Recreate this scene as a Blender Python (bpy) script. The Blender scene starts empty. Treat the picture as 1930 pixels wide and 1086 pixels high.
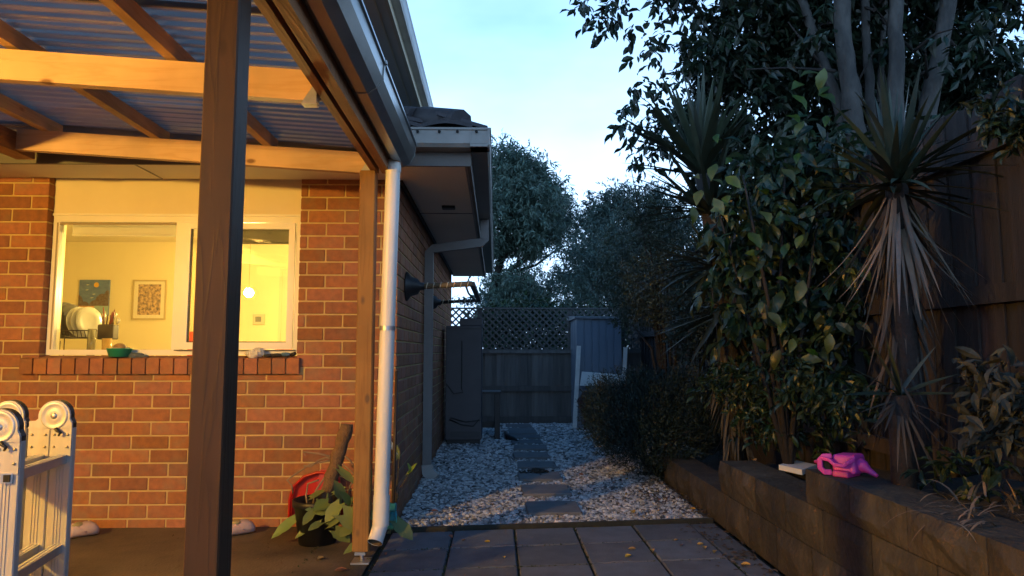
import bpy, math, random
import numpy as np
from mathutils import Vector, Matrix
random.seed(11); rng = np.random.default_rng(11)
R = math.radians
scene = bpy.context.scene
COL = scene.collection

# ------------------------------------------------------------------ camera
F = 1300.0; PITCH = R(5.27); YAW = R(1.366); CAMZ = 1.10
cam_d = bpy.data.cameras.new('camera'); cam = bpy.data.objects.new('camera', cam_d); COL.objects.link(cam)
cam_d.sensor_width = 36; cam_d.lens = 36 * F / 1930; cam_d.clip_start = .05; cam_d.clip_end = 2000
cam.location = (0, 0, CAMZ); cam.rotation_euler = (math.pi/2 + PITCH, 0, -YAW)
scene.camera = cam

# ------------------------------------------------------------------ sky, sun, exposure
w = bpy.data.worlds.new('World'); scene.world = w; w.use_nodes = True
nt = w.node_tree; nt.nodes.clear()
def wn(t): return nt.nodes.new(t)
sky = wn('ShaderNodeTexSky'); sky.sky_type = 'NISHITA'; sky.sun_disc = False
sky.sun_elevation = R(8); sky.sun_rotation = R(200); sky.ozone_density = 2.5; sky.air_density = 1.0; sky.dust_density = .3
tc = wn('ShaderNodeTexCoord'); sep = wn('ShaderNodeSeparateXYZ'); nt.links.new(tc.outputs['Generated'], sep.inputs[0])
mp = wn('ShaderNodeMapping'); mp.inputs['Scale'].default_value = (1.2, 1.2, 3.2); nt.links.new(tc.outputs['Generated'], mp.inputs[0])
nz = wn('ShaderNodeTexNoise'); nz.inputs['Scale'].default_value = 1.7; nz.inputs['Detail'].default_value = 5; nz.inputs['Roughness'].default_value = .5
nt.links.new(mp.outputs[0], nz.inputs[0])
m1 = wn('ShaderNodeMath'); m1.operation = 'MULTIPLY_ADD'; nt.links.new(sep.outputs[2], m1.inputs[0]); m1.inputs[1].default_value = -2.2; m1.inputs[2].default_value = .90
m2 = wn('ShaderNodeMath'); m2.operation = 'MULTIPLY_ADD'; nt.links.new(nz.outputs[0], m2.inputs[0]); m2.inputs[1].default_value = 1.1; nt.links.new(m1.outputs[0], m2.inputs[2])
m2.use_clamp = True
mix = wn('ShaderNodeMix'); mix.data_type = 'RGBA'
tint = wn('ShaderNodeMix'); tint.data_type = 'RGBA'; tint.blend_type = 'MULTIPLY'; tint.inputs[0].default_value = 1
nt.links.new(sky.outputs[0], tint.inputs[6]); tint.inputs[7].default_value = (.28, .78, 1.16, 1)
nt.links.new(m2.outputs[0], mix.inputs[0]); nt.links.new(tint.outputs[2], mix.inputs[6])
mix.inputs[7].default_value = (3.1, 4.6, 6.7, 1)
bg = wn('ShaderNodeBackground'); SKY_STRENGTH = .13; bg.inputs[1].default_value = SKY_STRENGTH
nt.links.new(mix.outputs[2], bg.inputs[0]); ow = wn('ShaderNodeOutputWorld'); nt.links.new(bg.outputs[0], ow.inputs[0])
sun_d = bpy.data.lights.new('sun', 'SUN'); sun_d.energy = .02; sun_d.angle = R(25); sun_d.color = (1, .93, .85)
sun = bpy.data.objects.new('sun', sun_d); COL.objects.link(sun); sun.location = (0, -6, 9)
sun.rotation_euler = (R(85), 0, R(200 + 180 - 2*200))
scene.view_settings.view_transform = 'Standard'; scene.view_settings.look = 'None'
scene.view_settings.gamma = 1; scene.view_settings.exposure = 1.5; scene.view_settings.use_curve_mapping = False
LAMP_L = 1230.0      # porch lamp radiance
ROOM_L = 1000.0       # kitchen lamp radiance

# ------------------------------------------------------------------ pixel -> place helpers
_fw = Vector((math.sin(YAW)*math.cos(PITCH), math.cos(YAW)*math.cos(PITCH), math.sin(PITCH)))
_rt = Vector((math.cos(YAW), -math.sin(YAW), 0)); _up = _rt.cross(_fw)
def ray(px, py): return _fw*F + _rt*(px-965) + _up*(543-py)
def at(px, py, Y):
    d = ray(px, py); return Vector((0, 0, CAMZ)) + d*(Y/d.y)
def gnd(px, py, z=0):
    d = ray(px, py); return Vector((0, 0, CAMZ)) + d*((z-CAMZ)/d.z)

# ------------------------------------------------------------------ materials
MATS = {}
def mat(name, c1, c2=None, rough=.7, scale=8, detail=4, bump=0, bscale=None, metal=0, rand=0, stretch=None, spec=.5, transl=0, island=0, c3=None, c3amt=0, coat=0, contrast=1.0):
    if name in MATS: return MATS[name]
    m = bpy.data.materials.new(name); m.use_nodes = True; t = m.node_tree; n = t.nodes; L = t.links
    b = n['Principled BSDF']; b.inputs['Roughness'].default_value = rough; b.inputs['Metallic'].default_value = metal
    b.inputs['Specular IOR Level'].default_value = spec
    if coat: b.inputs['Coat Weight'].default_value = coat
    g = n.new('ShaderNodeNewGeometry'); mpn = n.new('ShaderNodeMapping'); L.new(g.outputs['Position'], mpn.inputs[0])
    if stretch: mpn.inputs['Scale'].default_value = stretch
    ns = n.new('ShaderNodeTexNoise'); ns.inputs['Scale'].default_value = scale; ns.inputs['Detail'].default_value = detail; ns.inputs['Roughness'].default_value = .6
    L.new(mpn.outputs[0], ns.inputs[0])
    col = None
    if c2 is None: c2 = tuple(x*.75 for x in c1)
    mr = n.new('ShaderNodeMapRange'); mr.inputs[1].default_value = .5-.22/contrast; mr.inputs[2].default_value = .5+.22/contrast; L.new(ns.outputs[0], mr.inputs[0])
    mx = n.new('ShaderNodeMix'); mx.data_type = 'RGBA'; L.new(mr.outputs[0], mx.inputs[0])
    mx.inputs[6].default_value = (*c1, 1); mx.inputs[7].default_value = (*c2, 1); col = mx.outputs[2]
    if c3 is not None:
        n3 = n.new('ShaderNodeTexNoise'); n3.inputs['Scale'].default_value = scale*.31; n3.inputs['Detail'].default_value = 6; L.new(mpn.outputs[0], n3.inputs[0])
        r3 = n.new('ShaderNodeMapRange'); r3.inputs[1].default_value = .5; r3.inputs[2].default_value = .72; r3.inputs[4].default_value = c3amt; L.new(n3.outputs[0], r3.inputs[0])
        x3 = n.new('ShaderNodeMix'); x3.data_type = 'RGBA'; L.new(r3.outputs[0], x3.inputs[0]); L.new(col, x3.inputs[6]); x3.inputs[7].default_value = (*c3, 1); col = x3.outputs[2]
    if rand or island:
        h = n.new('ShaderNodeHueSaturation'); L.new(col, h.inputs['Color'])
        if rand and island:
            oi = n.new('ShaderNodeObjectInfo'); ad = n.new('ShaderNodeMath'); ad.operation = 'ADD'; L.new(oi.outputs['Random'], ad.inputs[0]); L.new(g.outputs['Random Per Island'], ad.inputs[1])
            fr = n.new('ShaderNodeMath'); fr.operation = 'FRACT'; L.new(ad.outputs[0], fr.inputs[0]); src = fr.outputs[0]; amt = rand
        elif rand:
            oi = n.new('ShaderNodeObjectInfo'); src = oi.outputs['Random']; amt = rand
        else: src = g.outputs['Random Per Island']; amt = island
        r = n.new('ShaderNodeMapRange'); r.inputs[3].default_value = 1-amt; r.inputs[4].default_value = 1+amt*.8; L.new(src, r.inputs[0]); L.new(r.outputs[0], h.inputs['Value'])
        mm = n.new('ShaderNodeMath'); mm.operation = 'MULTIPLY'; L.new(src, mm.inputs[0]); mm.inputs[1].default_value = 7.31
        ff = n.new('ShaderNodeMath'); ff.operation = 'FRACT'; L.new(mm.outputs[0], ff.inputs[0])
        r2 = n.new('ShaderNodeMapRange'); r2.inputs[3].default_value = .5-.03*amt; r2.inputs[4].default_value = .5+.03*amt; L.new(ff.outputs[0], r2.inputs[0]); L.new(r2.outputs[0], h.inputs['Hue'])
        r4 = n.new('ShaderNodeMapRange'); r4.inputs[3].default_value = 1-.35*amt; r4.inputs[4].default_value = 1+.15*amt; L.new(ff.outputs[0], r4.inputs[0]); L.new(r4.outputs[0], h.inputs['Saturation'])
        col = h.outputs[0]
    L.new(col, b.inputs['Base Color'])
    if bump:
        nb = n.new('ShaderNodeTexNoise'); nb.inputs['Scale'].default_value = bscale or scale*4; nb.inputs['Detail'].default_value = 5; L.new(mpn.outputs[0], nb.inputs[0])
        bp = n.new('ShaderNodeBump'); bp.inputs['Strength'].default_value = bump; bp.inputs['Distance'].default_value = .01; L.new(nb.outputs[0], bp.inputs['Height']); L.new(bp.outputs[0], b.inputs['Normal'])
    if transl:
        tr = n.new('ShaderNodeBsdfTranslucent'); L.new(col, tr.inputs[0]); ms = n.new('ShaderNodeMixShader'); ms.inputs[0].default_value = transl
        L.new(b.outputs[0], ms.inputs[1]); L.new(tr.outputs[0], ms.inputs[2]); L.new(ms.outputs[0], n['Material Output'].inputs[0])
    MATS[name] = m; return m
def emit_mat(name, c, s):
    m = bpy.data.materials.new(name); m.use_nodes = True; t = m.node_tree; t.nodes.remove(t.nodes['Principled BSDF'])
    e = t.nodes.new('ShaderNodeEmission'); e.inputs[0].default_value = (*c, 1); e.inputs[1].default_value = s
    t.links.new(e.outputs[0], t.nodes['Material Output'].inputs[0]); MATS[name] = m; return m
def glass_mat(name, tcol=(.95,.96,.95), gloss=.06, rough=.0):
    m = bpy.data.materials.new(name); m.use_nodes = True; t = m.node_tree; t.nodes.remove(t.nodes['Principled BSDF'])
    a = t.nodes.new('ShaderNodeBsdfTransparent'); a.inputs[0].default_value = (*tcol, 1)
    g = t.nodes.new('ShaderNodeBsdfGlossy'); g.inputs['Roughness'].default_value = rough; lw = t.nodes.new('ShaderNodeLayerWeight'); lw.inputs[0].default_value = .25
    ma = t.nodes.new('ShaderNodeMath'); ma.operation = 'MULTIPLY_ADD'; ma.inputs[1].default_value = .7; ma.inputs[2].default_value = gloss; ma.use_clamp = True; t.links.new(lw.outputs[0], ma.inputs[0])
    x = t.nodes.new('ShaderNodeMixShader'); t.links.new(ma.outputs[0], x.inputs[0]); t.links.new(a.outputs[0], x.inputs[1]); t.links.new(g.outputs[0], x.inputs[2])
    t.links.new(x.outputs[0], t.nodes['Material Output'].inputs[0]); MATS[name] = m; return m
def sheet_mat(name):
    m = bpy.data.materials.new(name); m.use_nodes = True; t = m.node_tree; n = t.nodes; L = t.links; n.remove(n['Principled BSDF'])
    g = n.new('ShaderNodeNewGeometry'); mpn = n.new('ShaderNodeMapping'); mpn.inputs['Scale'].default_value = (.6, 5, 1); L.new(g.outputs['Position'], mpn.inputs[0])
    ns = n.new('ShaderNodeTexNoise'); ns.inputs['Scale'].default_value = 2.5; ns.inputs['Detail'].default_value = 5; L.new(mpn.outputs[0], ns.inputs[0])
    cr = n.new('ShaderNodeMapRange'); cr.inputs[1].default_value = .3; cr.inputs[2].default_value = .7; cr.inputs[3].default_value = .03; cr.inputs[4].default_value = .20; L.new(ns.outputs[0], cr.inputs[0])
    tp = n.new('ShaderNodeBsdfTransparent'); L.new(cr.outputs[0], tp.inputs[0])
    tl = n.new('ShaderNodeBsdfTranslucent'); tl.inputs[0].default_value = (.20, .195, .19, 1)
    df = n.new('ShaderNodeBsdfDiffuse'); df.inputs[0].default_value = (.16, .15, .14, 1)
    gl = n.new('ShaderNodeBsdfGlossy'); gl.inputs['Roughness'].default_value = .5; gl.inputs[0].default_value = (.6, .6, .6, 1)
    a1 = n.new('ShaderNodeMixShader'); a1.inputs[0].default_value = .78; L.new(tp.outputs[0], a1.inputs[1]); L.new(tl.outputs[0], a1.inputs[2])
    a2 = n.new('ShaderNodeMixShader'); a2.inputs[0].default_value = .2; L.new(a1.outputs[0], a2.inputs[1]); L.new(df.outputs[0], a2.inputs[2])
    lw = n.new('ShaderNodeLayerWeight'); lw.inputs[0].default_value = .2
    a3 = n.new('ShaderNodeMixShader'); fm_ = n.new('ShaderNodeMath'); fm_.operation = 'MULTIPLY'; fm_.inputs[1].default_value = .55; L.new(lw.outputs['Fresnel'], fm_.inputs[0]); L.new(fm_.outputs[0], a3.inputs[0]); L.new(a2.outputs[0], a3.inputs[1]); L.new(gl.outputs[0], a3.inputs[2])
    L.new(a3.outputs[0], n['Material Output'].inputs[0]); MATS[name] = m; return m
def wood_mat(name, c1, c2, knot, axis='X', rough=.6):
    if name in MATS: return MATS[name]
    m = bpy.data.materials.new(name); m.use_nodes = True; t = m.node_tree; n = t.nodes; L = t.links; b = n['Principled BSDF']; b.inputs['Roughness'].default_value = rough
    b.inputs['Specular IOR Level'].default_value = .25
    g = n.new('ShaderNodeNewGeometry'); mpn = n.new('ShaderNodeMapping'); L.new(g.outputs['Position'], mpn.inputs[0])
    s = {'X': (.7, 9, 9), 'Y': (9, .7, 9), 'Z': (9, 9, .7)}[axis]; mpn.inputs['Scale'].default_value = s
    ns = n.new('ShaderNodeTexNoise'); ns.inputs['Scale'].default_value = 2.2; ns.inputs['Detail'].default_value = 3; ns.inputs['Distortion'].default_value = .6; L.new(mpn.outputs[0], ns.inputs[0])
    mu = n.new('ShaderNodeMath'); mu.operation = 'MULTIPLY'; mu.inputs[1].default_value = 9; L.new(ns.outputs[0], mu.inputs[0])
    fr = n.new('ShaderNodeMath'); fr.operation = 'PINGPONG'; fr.inputs[1].default_value = 1; L.new(mu.outputs[0], fr.inputs[0])
    pw = n.new('ShaderNodeMath'); pw.operation = 'POWER'; pw.inputs[1].default_value = 3; L.new(fr.outputs[0], pw.inputs[0])
    mx = n.new('ShaderNodeMix'); mx.data_type = 'RGBA'; L.new(pw.outputs[0], mx.inputs[0]); mx.inputs[6].default_value = (*c1, 1); mx.inputs[7].default_value = (*c2, 1)
    # dirt / tone
    n2 = n.new('ShaderNodeTexNoise'); n2.inputs['Scale'].default_value = 3; n2.inputs['Detail'].default_value = 4; L.new(g.outputs['Position'], n2.inputs[0])
    hs = n.new('ShaderNodeHueSaturation'); rr = n.new('ShaderNodeMapRange'); rr.inputs[1].default_value = .3; rr.inputs[2].default_value = .7; rr.inputs[3].default_value = .75; rr.inputs[4].default_value = 1.1; L.new(n2.outputs[0], rr.inputs[0]); L.new(rr.outputs[0], hs.inputs['Value']); L.new(mx.outputs[2], hs.inputs['Color'])
    # knots
    k = {'X': (1, 1, 2.0), 'Y': (1, 1, 2.0), 'Z': (2, 2, 1)}[axis]
    mk = n.new('ShaderNodeMapping'); mk.inputs['Scale'].default_value = k; L.new(g.outputs['Position'], mk.inputs[0])
    vo = n.new('ShaderNodeTexVoronoi'); vo.inputs['Scale'].default_value = 4.6; L.new(mk.outputs[0], vo.inputs[0])
    kr = n.new('ShaderNodeMapRange'); kr.inputs[1].default_value = .07; kr.inputs[2].default_value = .15; kr.inputs[3].default_value = .9; kr.inputs[4].default_value = 0; L.new(vo.outputs['Distance'], kr.inputs[0])
    mk2 = n.new('ShaderNodeMix'); mk2.data_type = 'RGBA'; L.new(kr.outputs[0], mk2.inputs[0]); L.new(hs.outputs[0], mk2.inputs[6]); mk2.inputs[7].default_value = (*knot, 1)
    L.new(mk2.outputs[2], b.inputs['Base Color'])
    bp = n.new('ShaderNodeBump'); bp.inputs['Strength'].default_value = .15; bp.inputs['Distance'].default_value = .003; L.new(pw.outputs[0], bp.inputs['Height']); L.new(bp.outputs[0], b.inputs['Normal'])
    MATS[name] = m; return m

brick_m = mat('brick', (.38,.142,.055), (.25,.10,.05), .85, 26, 5, bump=.5, bscale=160, rand=.22, island=.22, c3=(.25,.17,.10), c3amt=.6)
mortar_m = mat('mortar', (.62,.46,.20), (.45,.33,.15), .95, 6, bump=.6, bscale=200)
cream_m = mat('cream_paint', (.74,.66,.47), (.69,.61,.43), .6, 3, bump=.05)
frame_m = mat('window_frame_white', (.80,.77,.68), (.74,.71,.62), .35, 5)
soffit_m = mat('soffit_paint', (.76,.72,.62), (.70,.66,.57), .7, 2)
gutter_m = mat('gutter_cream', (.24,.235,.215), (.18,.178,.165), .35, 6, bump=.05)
steel_m = mat('zinc_gutter', (.30,.295,.28), (.22,.22,.21), .3, 5, metal=.7, bump=.04)
tile_m = mat('roof_tile', (.05,.045,.05), (.03,.03,.035), .7, 12, bump=.4, rand=.3, island=.3)
pine_m = wood_mat('pine', (.60,.41,.27), (.55,.36,.22), (.16,.08,.05), 'X')
pine_y = wood_mat('pine_along', (.62,.43,.26), (.54,.36,.2), (.14,.07,.04), 'Y')
stain_y = wood_mat('stained_timber', (.36,.17,.08), (.28,.13,.06), (.14,.07,.04), 'Y')
post_m = wood_mat('dimmed_post', (.066,.034,.018), (.054,.028,.015), (.04,.022,.012), 'Z', rough=.5)  # darker than post2_m: the near post's dim light is put into its colour
post2_m = wood_mat('brown_post', (.30,.155,.045), (.24,.12,.036), (.12,.07,.04), 'Z', rough=.6)
galv_m = mat('galvanised', (.55,.56,.57), (.42,.43,.44), .4, 40, metal=.8)
pvc_m = mat('white_pvc', (.78,.76,.70), (.68,.66,.60), .38, 5, 8, c3=(.46,.41,.33), c3amt=.6, stretch=(1,1,.4), bump=.05)
alu_m = mat('aluminium', (.58,.58,.57), (.47,.47,.47), .42, 30, metal=.45, bump=.05, stretch=(1,1,.1))
alu_d = mat('rung_aluminium', (.52,.53,.55), (.42,.43,.45), .35, 30, metal=.7)
hole_m = mat('dark_hole', (.015,.015,.015), (.01,.01,.01), .9)
black_m = mat('black_plastic', (.018,.018,.02), (.012,.012,.012), .45, 20)
rubber_m = mat('black_rubber', (.02,.02,.02), (.03,.03,.03), .8, 20)
concrete_m = mat('patio_concrete', (.115,.088,.058), (.038,.033,.027), .7, 2.2, 12, bump=.5, bscale=70, c3=(.20,.155,.10), c3amt=.8, contrast=1.9)
paver_m = mat('paver', (.135,.145,.16), (.09,.097,.107), .85, 9, 8, bump=.35, bscale=120, rand=.22, c3=(.06,.06,.055), c3amt=.6)
joint_m = mat('paver_joint', (.035,.035,.022), (.02,.022,.012), .95, 30, bump=.8)
moss_m = mat('moss', (.045,.06,.018), (.03,.035,.012), .9, 30, island=.4)
soil_m = mat('soil', (.05,.038,.028), (.025,.02,.015), .95, 9, 8, bump=.9, bscale=30)
ground_m = mat('ground_grass', (.05,.055,.025), (.035,.04,.018), .95, 2, 8)
stone_m = mat('pebble', (.54,.53,.515), (.30,.30,.295), .75, 60, island=.85)
block_m = mat('retaining_block', (.070,.056,.036), (.028,.024,.018), .92, 7, 10, bump=2.2, bscale=32, rand=.25, c3=(.022,.02,.018), c3amt=.9, stretch=(1,1,.6), contrast=1.4)
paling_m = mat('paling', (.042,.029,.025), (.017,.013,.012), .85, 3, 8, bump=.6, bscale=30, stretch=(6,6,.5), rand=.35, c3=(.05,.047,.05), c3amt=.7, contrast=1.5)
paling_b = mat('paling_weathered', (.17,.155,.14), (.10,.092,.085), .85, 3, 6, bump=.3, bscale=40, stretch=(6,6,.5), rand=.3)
shed_m = mat('shed_metal', (.15,.20,.26), (.12,.165,.22), .45, 3, metal=.1)
white_m = mat('white_timber', (.78,.78,.75), (.62,.62,.58), .6, 8)
cab_m = mat('cabinet_grey', (.085,.078,.085), (.068,.063,.07), .5, 5)
grey_pipe = mat('grey_downpipe', (.22,.21,.20), (.17,.16,.155), .4, 6)

# ------------------------------------------------------------------ mesh builder
WORLD = {}           # world origin of built objects
class MB:
    def __init__(s): s.v = []; s.f = []; s.sm = []
    def add(s, vs, fs, smooth=False):
        o = len(s.v); s.v += [tuple(p) for p in vs]; s.f += [tuple(i+o for i in f) for f in fs]; s.sm += [smooth]*len(fs); return s
    def box(s, x0, x1, y0, y1, z0, z1):
        return s.add([(x0,y0,z0),(x1,y0,z0),(x1,y1,z0),(x0,y1,z0),(x0,y0,z1),(x1,y0,z1),(x1,y1,z1),(x0,y1,z1)],
                     [(0,3,2,1),(4,5,6,7),(0,1,5,4),(1,2,6,5),(2,3,7,6),(3,0,4,7)])
    def cbox(s, x0, x1, y0, y1, z0, z1, c=.004):
        # box with all twelve edges chamfered
        xs, ys, zs = (x0, x1), (y0, y1), (z0, z1); vs = []; idx = {}
        for i in (0, 1):
            for j in (0, 1):
                for k in (0, 1):
                    sx, sy, sz = 1-2*i, 1-2*j, 1-2*k
                    for a, p in (('x', (xs[i], ys[j]+sy*c, zs[k]+sz*c)), ('y', (xs[i]+sx*c, ys[j], zs[k]+sz*c)), ('z', (xs[i]+sx*c, ys[j]+sy*c, zs[k]))):
                        idx[(i,j,k,a)] = len(vs); vs.append(p)
        fs = []
        for i in (0,1): fs.append([idx[(i,j,k,'x')] for j, k in ((0,0),(1,0),(1,1),(0,1))][::(1 if i else -1)])
        for j in (0,1): fs.append([idx[(i,j,k,'y')] for i, k in ((0,0),(1,0),(1,1),(0,1))][::(-1 if j else 1)])
        for k in (0,1): fs.append([idx[(i,j,k,'z')] for i, j in ((0,0),(1,0),(1,1),(0,1))][::(1 if k else -1)])
        for i in (0,1):
            for j in (0,1):
                q = [idx[(i,j,0,'x')], idx[(i,j,1,'x')], idx[(i,j,1,'y')], idx[(i,j,0,'y')]]; fs.append(q if (i+j) % 2 else q[::-1])
            for k in (0,1):
                q = [idx[(i,0,k,'x')], idx[(i,1,k,'x')], idx[(i,1,k,'z')], idx[(i,0,k,'z')]]; fs.append(q[::-1] if (i+k) % 2 else q)
        for j in (0,1):
            for k in (0,1):
                q = [idx[(0,j,k,'y')], idx[(1,j,k,'y')], idx[(1,j,k,'z')], idx[(0,j,k,'z')]]; fs.append(q if (j+k) % 2 else q[::-1])
        for i in (0,1):
            for j in (0,1):
                for k in (0,1):
                    q = [idx[(i,j,k,a)] for a in 'xyz']; fs.append(q if (i+j+k) % 2 else q[::-1])
        return s.add(vs, fs)
    def hexa(s, p):   # 8 points, bottom 4 then top 4
        return s.add(p, [(0,3,2,1),(4,5,6,7),(0,1,5,4),(1,2,6,5),(2,3,7,6),(3,0,4,7)])
    def tube(s, pts, rad, n=8, cap=True, smooth=True):
        pts = [Vector(p) for p in pts]
        if not hasattr(rad, '__len__'): rad = [rad]*len(pts)
        vs = []; fs = []; prev = None
        for i, p in enumerate(pts):
            d = (pts[min(i+1, len(pts)-1)] - pts[max(i-1, 0)]).normalized()
            if prev is None:
                a = Vector((0,0,1)) if abs(d.z) < .9 else Vector((1,0,0)); u = d.cross(a).normalized()
            else: u = (prev - d*prev.dot(d)).normalized()
            prev = u; v = d.cross(u)
            for k in range(n):
                t = 2*math.pi*k/n; vs.append(p + (u*math.cos(t)+v*math.sin(t))*rad[i])
        for i in range(len(pts)-1):
            for k in range(n):
                a = i*n+k; b = i*n+(k+1) % n; fs.append((a, b, b+n, a+n))
        s.add(vs, fs, smooth)
        if cap:
            s.add(vs[:n], [tuple(range(n))[::-1]]); s.add(vs[-n:], [tuple(range(n))])
        return s
    def rtube(s, pts, wx, wz, up=(0,0,1)):   # rectangular section along a path
        pts = [Vector(p) for p in pts]; vs = []; fs = []
        for i, p in enumerate(pts):
            d = (pts[min(i+1, len(pts)-1)] - pts[max(i-1, 0)]).normalized(); u = d.cross(Vector(up))
            if u.length < 1e-4: u = d.cross(Vector((0,1,0)))
            u.normalize(); v = u.cross(d)
            for a, b in ((-1,-1),(1,-1),(1,1),(-1,1)): vs.append(p + u*a*wx/2 + v*b*wz/2)
        for i in range(len(pts)-1):
            for k in range(4):
                a = i*4+k; b = i*4+(k+1) % 4; fs.append((a, b, b+4, a+4))
        fs += [(3,2,1,0), tuple(len(vs)-4+k for k in range(4))]
        return s.add(vs, fs)
    def lathe(s, c, prof, n=20, axis=(0,0,1), smooth=True):   # prof: (r, h)
        ax = Vector(axis).normalized(); a = Vector((1,0,0)) if abs(ax.x) < .9 else Vector((0,1,0)); u = ax.cross(a).normalized(); v = ax.cross(u)
        c = Vector(c); vs = []; fs = []
        for r, h in prof:
            for k in range(n):
                t = 2*math.pi*k/n; vs.append(c + ax*h + (u*math.cos(t)+v*math.sin(t))*r)
        for i in range(len(prof)-1):
            for k in range(n):
                a0 = i*n+k; b0 = i*n+(k+1) % n; fs.append((a0, b0, b0+n, a0+n))
        return s.add(vs, fs, smooth)
    def extrude(s, prof, axis, a0, a1):   # closed profile of 2D points; axis 'x': prof=(y,z)
        n = len(prof); vs = []
        for a in (a0, a1):
            for p, q in prof: vs.append({'x': (a,p,q), 'y': (p,a,q), 'z': (p,q,a)}[axis])
        fs = [(k, (k+1) % n, (k+1) % n+n, k+n) for k in range(n)] + [tuple(range(n))[::-1], tuple(range(n, 2*n))]
        return s.add(vs, fs)
    def sphere(s, c, r, n=14, m=8, sc=(1,1,1)):
        prof = []; vs = []; fs = []; c = Vector(c)
        for i in range(m+1):
            ph = math.pi*i/m
            for k in range(n):
                t = 2*math.pi*k/n; vs.append((c.x+r*sc[0]*math.sin(ph)*math.cos(t), c.y+r*sc[1]*math.sin(ph)*math.sin(t), c.z+r*sc[2]*math.cos(ph)))
        for i in range(m):
            for k in range(n):
                a = i*n+k; b = i*n+(k+1) % n; fs.append((a, a+n, b+n, b))
        return s.add(vs, fs, True)
    def build(s, name, m, parent=None, origin=None, fixnormals=True):
        po = WORLD[parent.name] if parent else Vector((0,0,0))
        if origin is None:
            if parent: origin = po
            else:
                a = np.array(s.v); origin = Vector(((a[:,0].min()+a[:,0].max())/2, (a[:,1].min()+a[:,1].max())/2, a[:,2].min()))
        origin = Vector(origin)
        me = bpy.data.meshes.new(name); me.from_pydata([tuple(Vector(p)-origin) for p in s.v], [], s.f)
        me.polygons.foreach_set('use_smooth', s.sm); me.materials.append(m)
        if fixnormals:
            import bmesh
            b = bmesh.new(); b.from_mesh(me); bmesh.ops.remove_doubles(b, verts=b.verts, dist=1e-6); bmesh.ops.recalc_face_normals(b, faces=b.faces); b.to_mesh(me); b.free()
        me.update()
        o = bpy.data.objects.new(name, me); COL.objects.link(o); o.location = origin - po
        if parent: o.parent = parent
        WORLD[o.name] = origin; return o
def tag(o, label=None, cat=None, group=None, kind=None):
    if label: o['label'] = label
    if cat: o['category'] = cat
    if group: o['group'] = group
    if kind: o['kind'] = kind
    return o
def thing(name, loc, label, cat, group=None):
    o = bpy.data.objects.new(name, None); COL.objects.link(o); o.location = loc; o.empty_display_size = .1
    WORLD[o.name] = Vector(loc); return tag(o, label, cat, group)
def inst(name, me, world, parent, rot=None):
    o = bpy.data.objects.new(name, me); COL.objects.link(o); o.location = Vector(world) - (WORLD[parent.name] if parent else Vector((0,0,0)))
    if rot: o.rotation_euler = rot
    if parent: o.parent = parent
    WORLD[o.name] = Vector(world); return o
def np_mesh(name, V, Fa, m, parent=None, smooth=False, origin=None):
    """V (n,3) array, Fa (m,k) array of k-gons"""
    po = WORLD[parent.name] if parent else Vector((0,0,0)); origin = Vector(origin) if origin is not None else po
    me = bpy.data.meshes.new(name); k = Fa.shape[1]
    me.vertices.add(len(V)); me.vertices.foreach_set('co', (V - np.array(origin)).astype(np.float32).ravel())
    me.loops.add(Fa.size); me.loops.foreach_set('vertex_index', Fa.astype(np.int32).ravel())
    me.polygons.add(len(Fa)); me.polygons.foreach_set('loop_start', np.arange(0, Fa.size, k, dtype=np.int32)); me.polygons.foreach_set('loop_total', np.full(len(Fa), k, np.int32))
    me.polygons.foreach_set('use_smooth', np.full(len(Fa), smooth)); me.materials.append(m); me.update(calc_edges=True); me.validate()
    o = bpy.data.objects.new(name, me); COL.objects.link(o); o.location = origin - po
    if parent: o.parent = parent
    WORLD[o.name] = origin; return o
def unit(a): return a / np.maximum(np.linalg.norm(a, axis=1, keepdims=True), 1e-9)
def place(tv, tf, P, D, N, S, W=None):
    """copies of a template: y axis along D, z axis near N, scale S"""
    P = np.asarray(P, float); D = unit(np.asarray(D, float)); N = np.asarray(N, float); X = unit(np.cross(D, N)); Z = np.cross(X, D)
    S = np.asarray(S, float)[:, None, None]; W = S if W is None else np.asarray(W, float)[:, None, None]
    V = P[:, None, :] + tv[None, :, 0:1]*X[:, None, :]*W + tv[None, :, 1:2]*D[:, None, :]*S + tv[None, :, 2:3]*Z[:, None, :]*S
    n = len(P); Fa = (tf[None] + (np.arange(n)*len(tv))[:, None, None]).reshape(-1, tf.shape[1])
    return V.reshape(-1, 3), Fa
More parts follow.
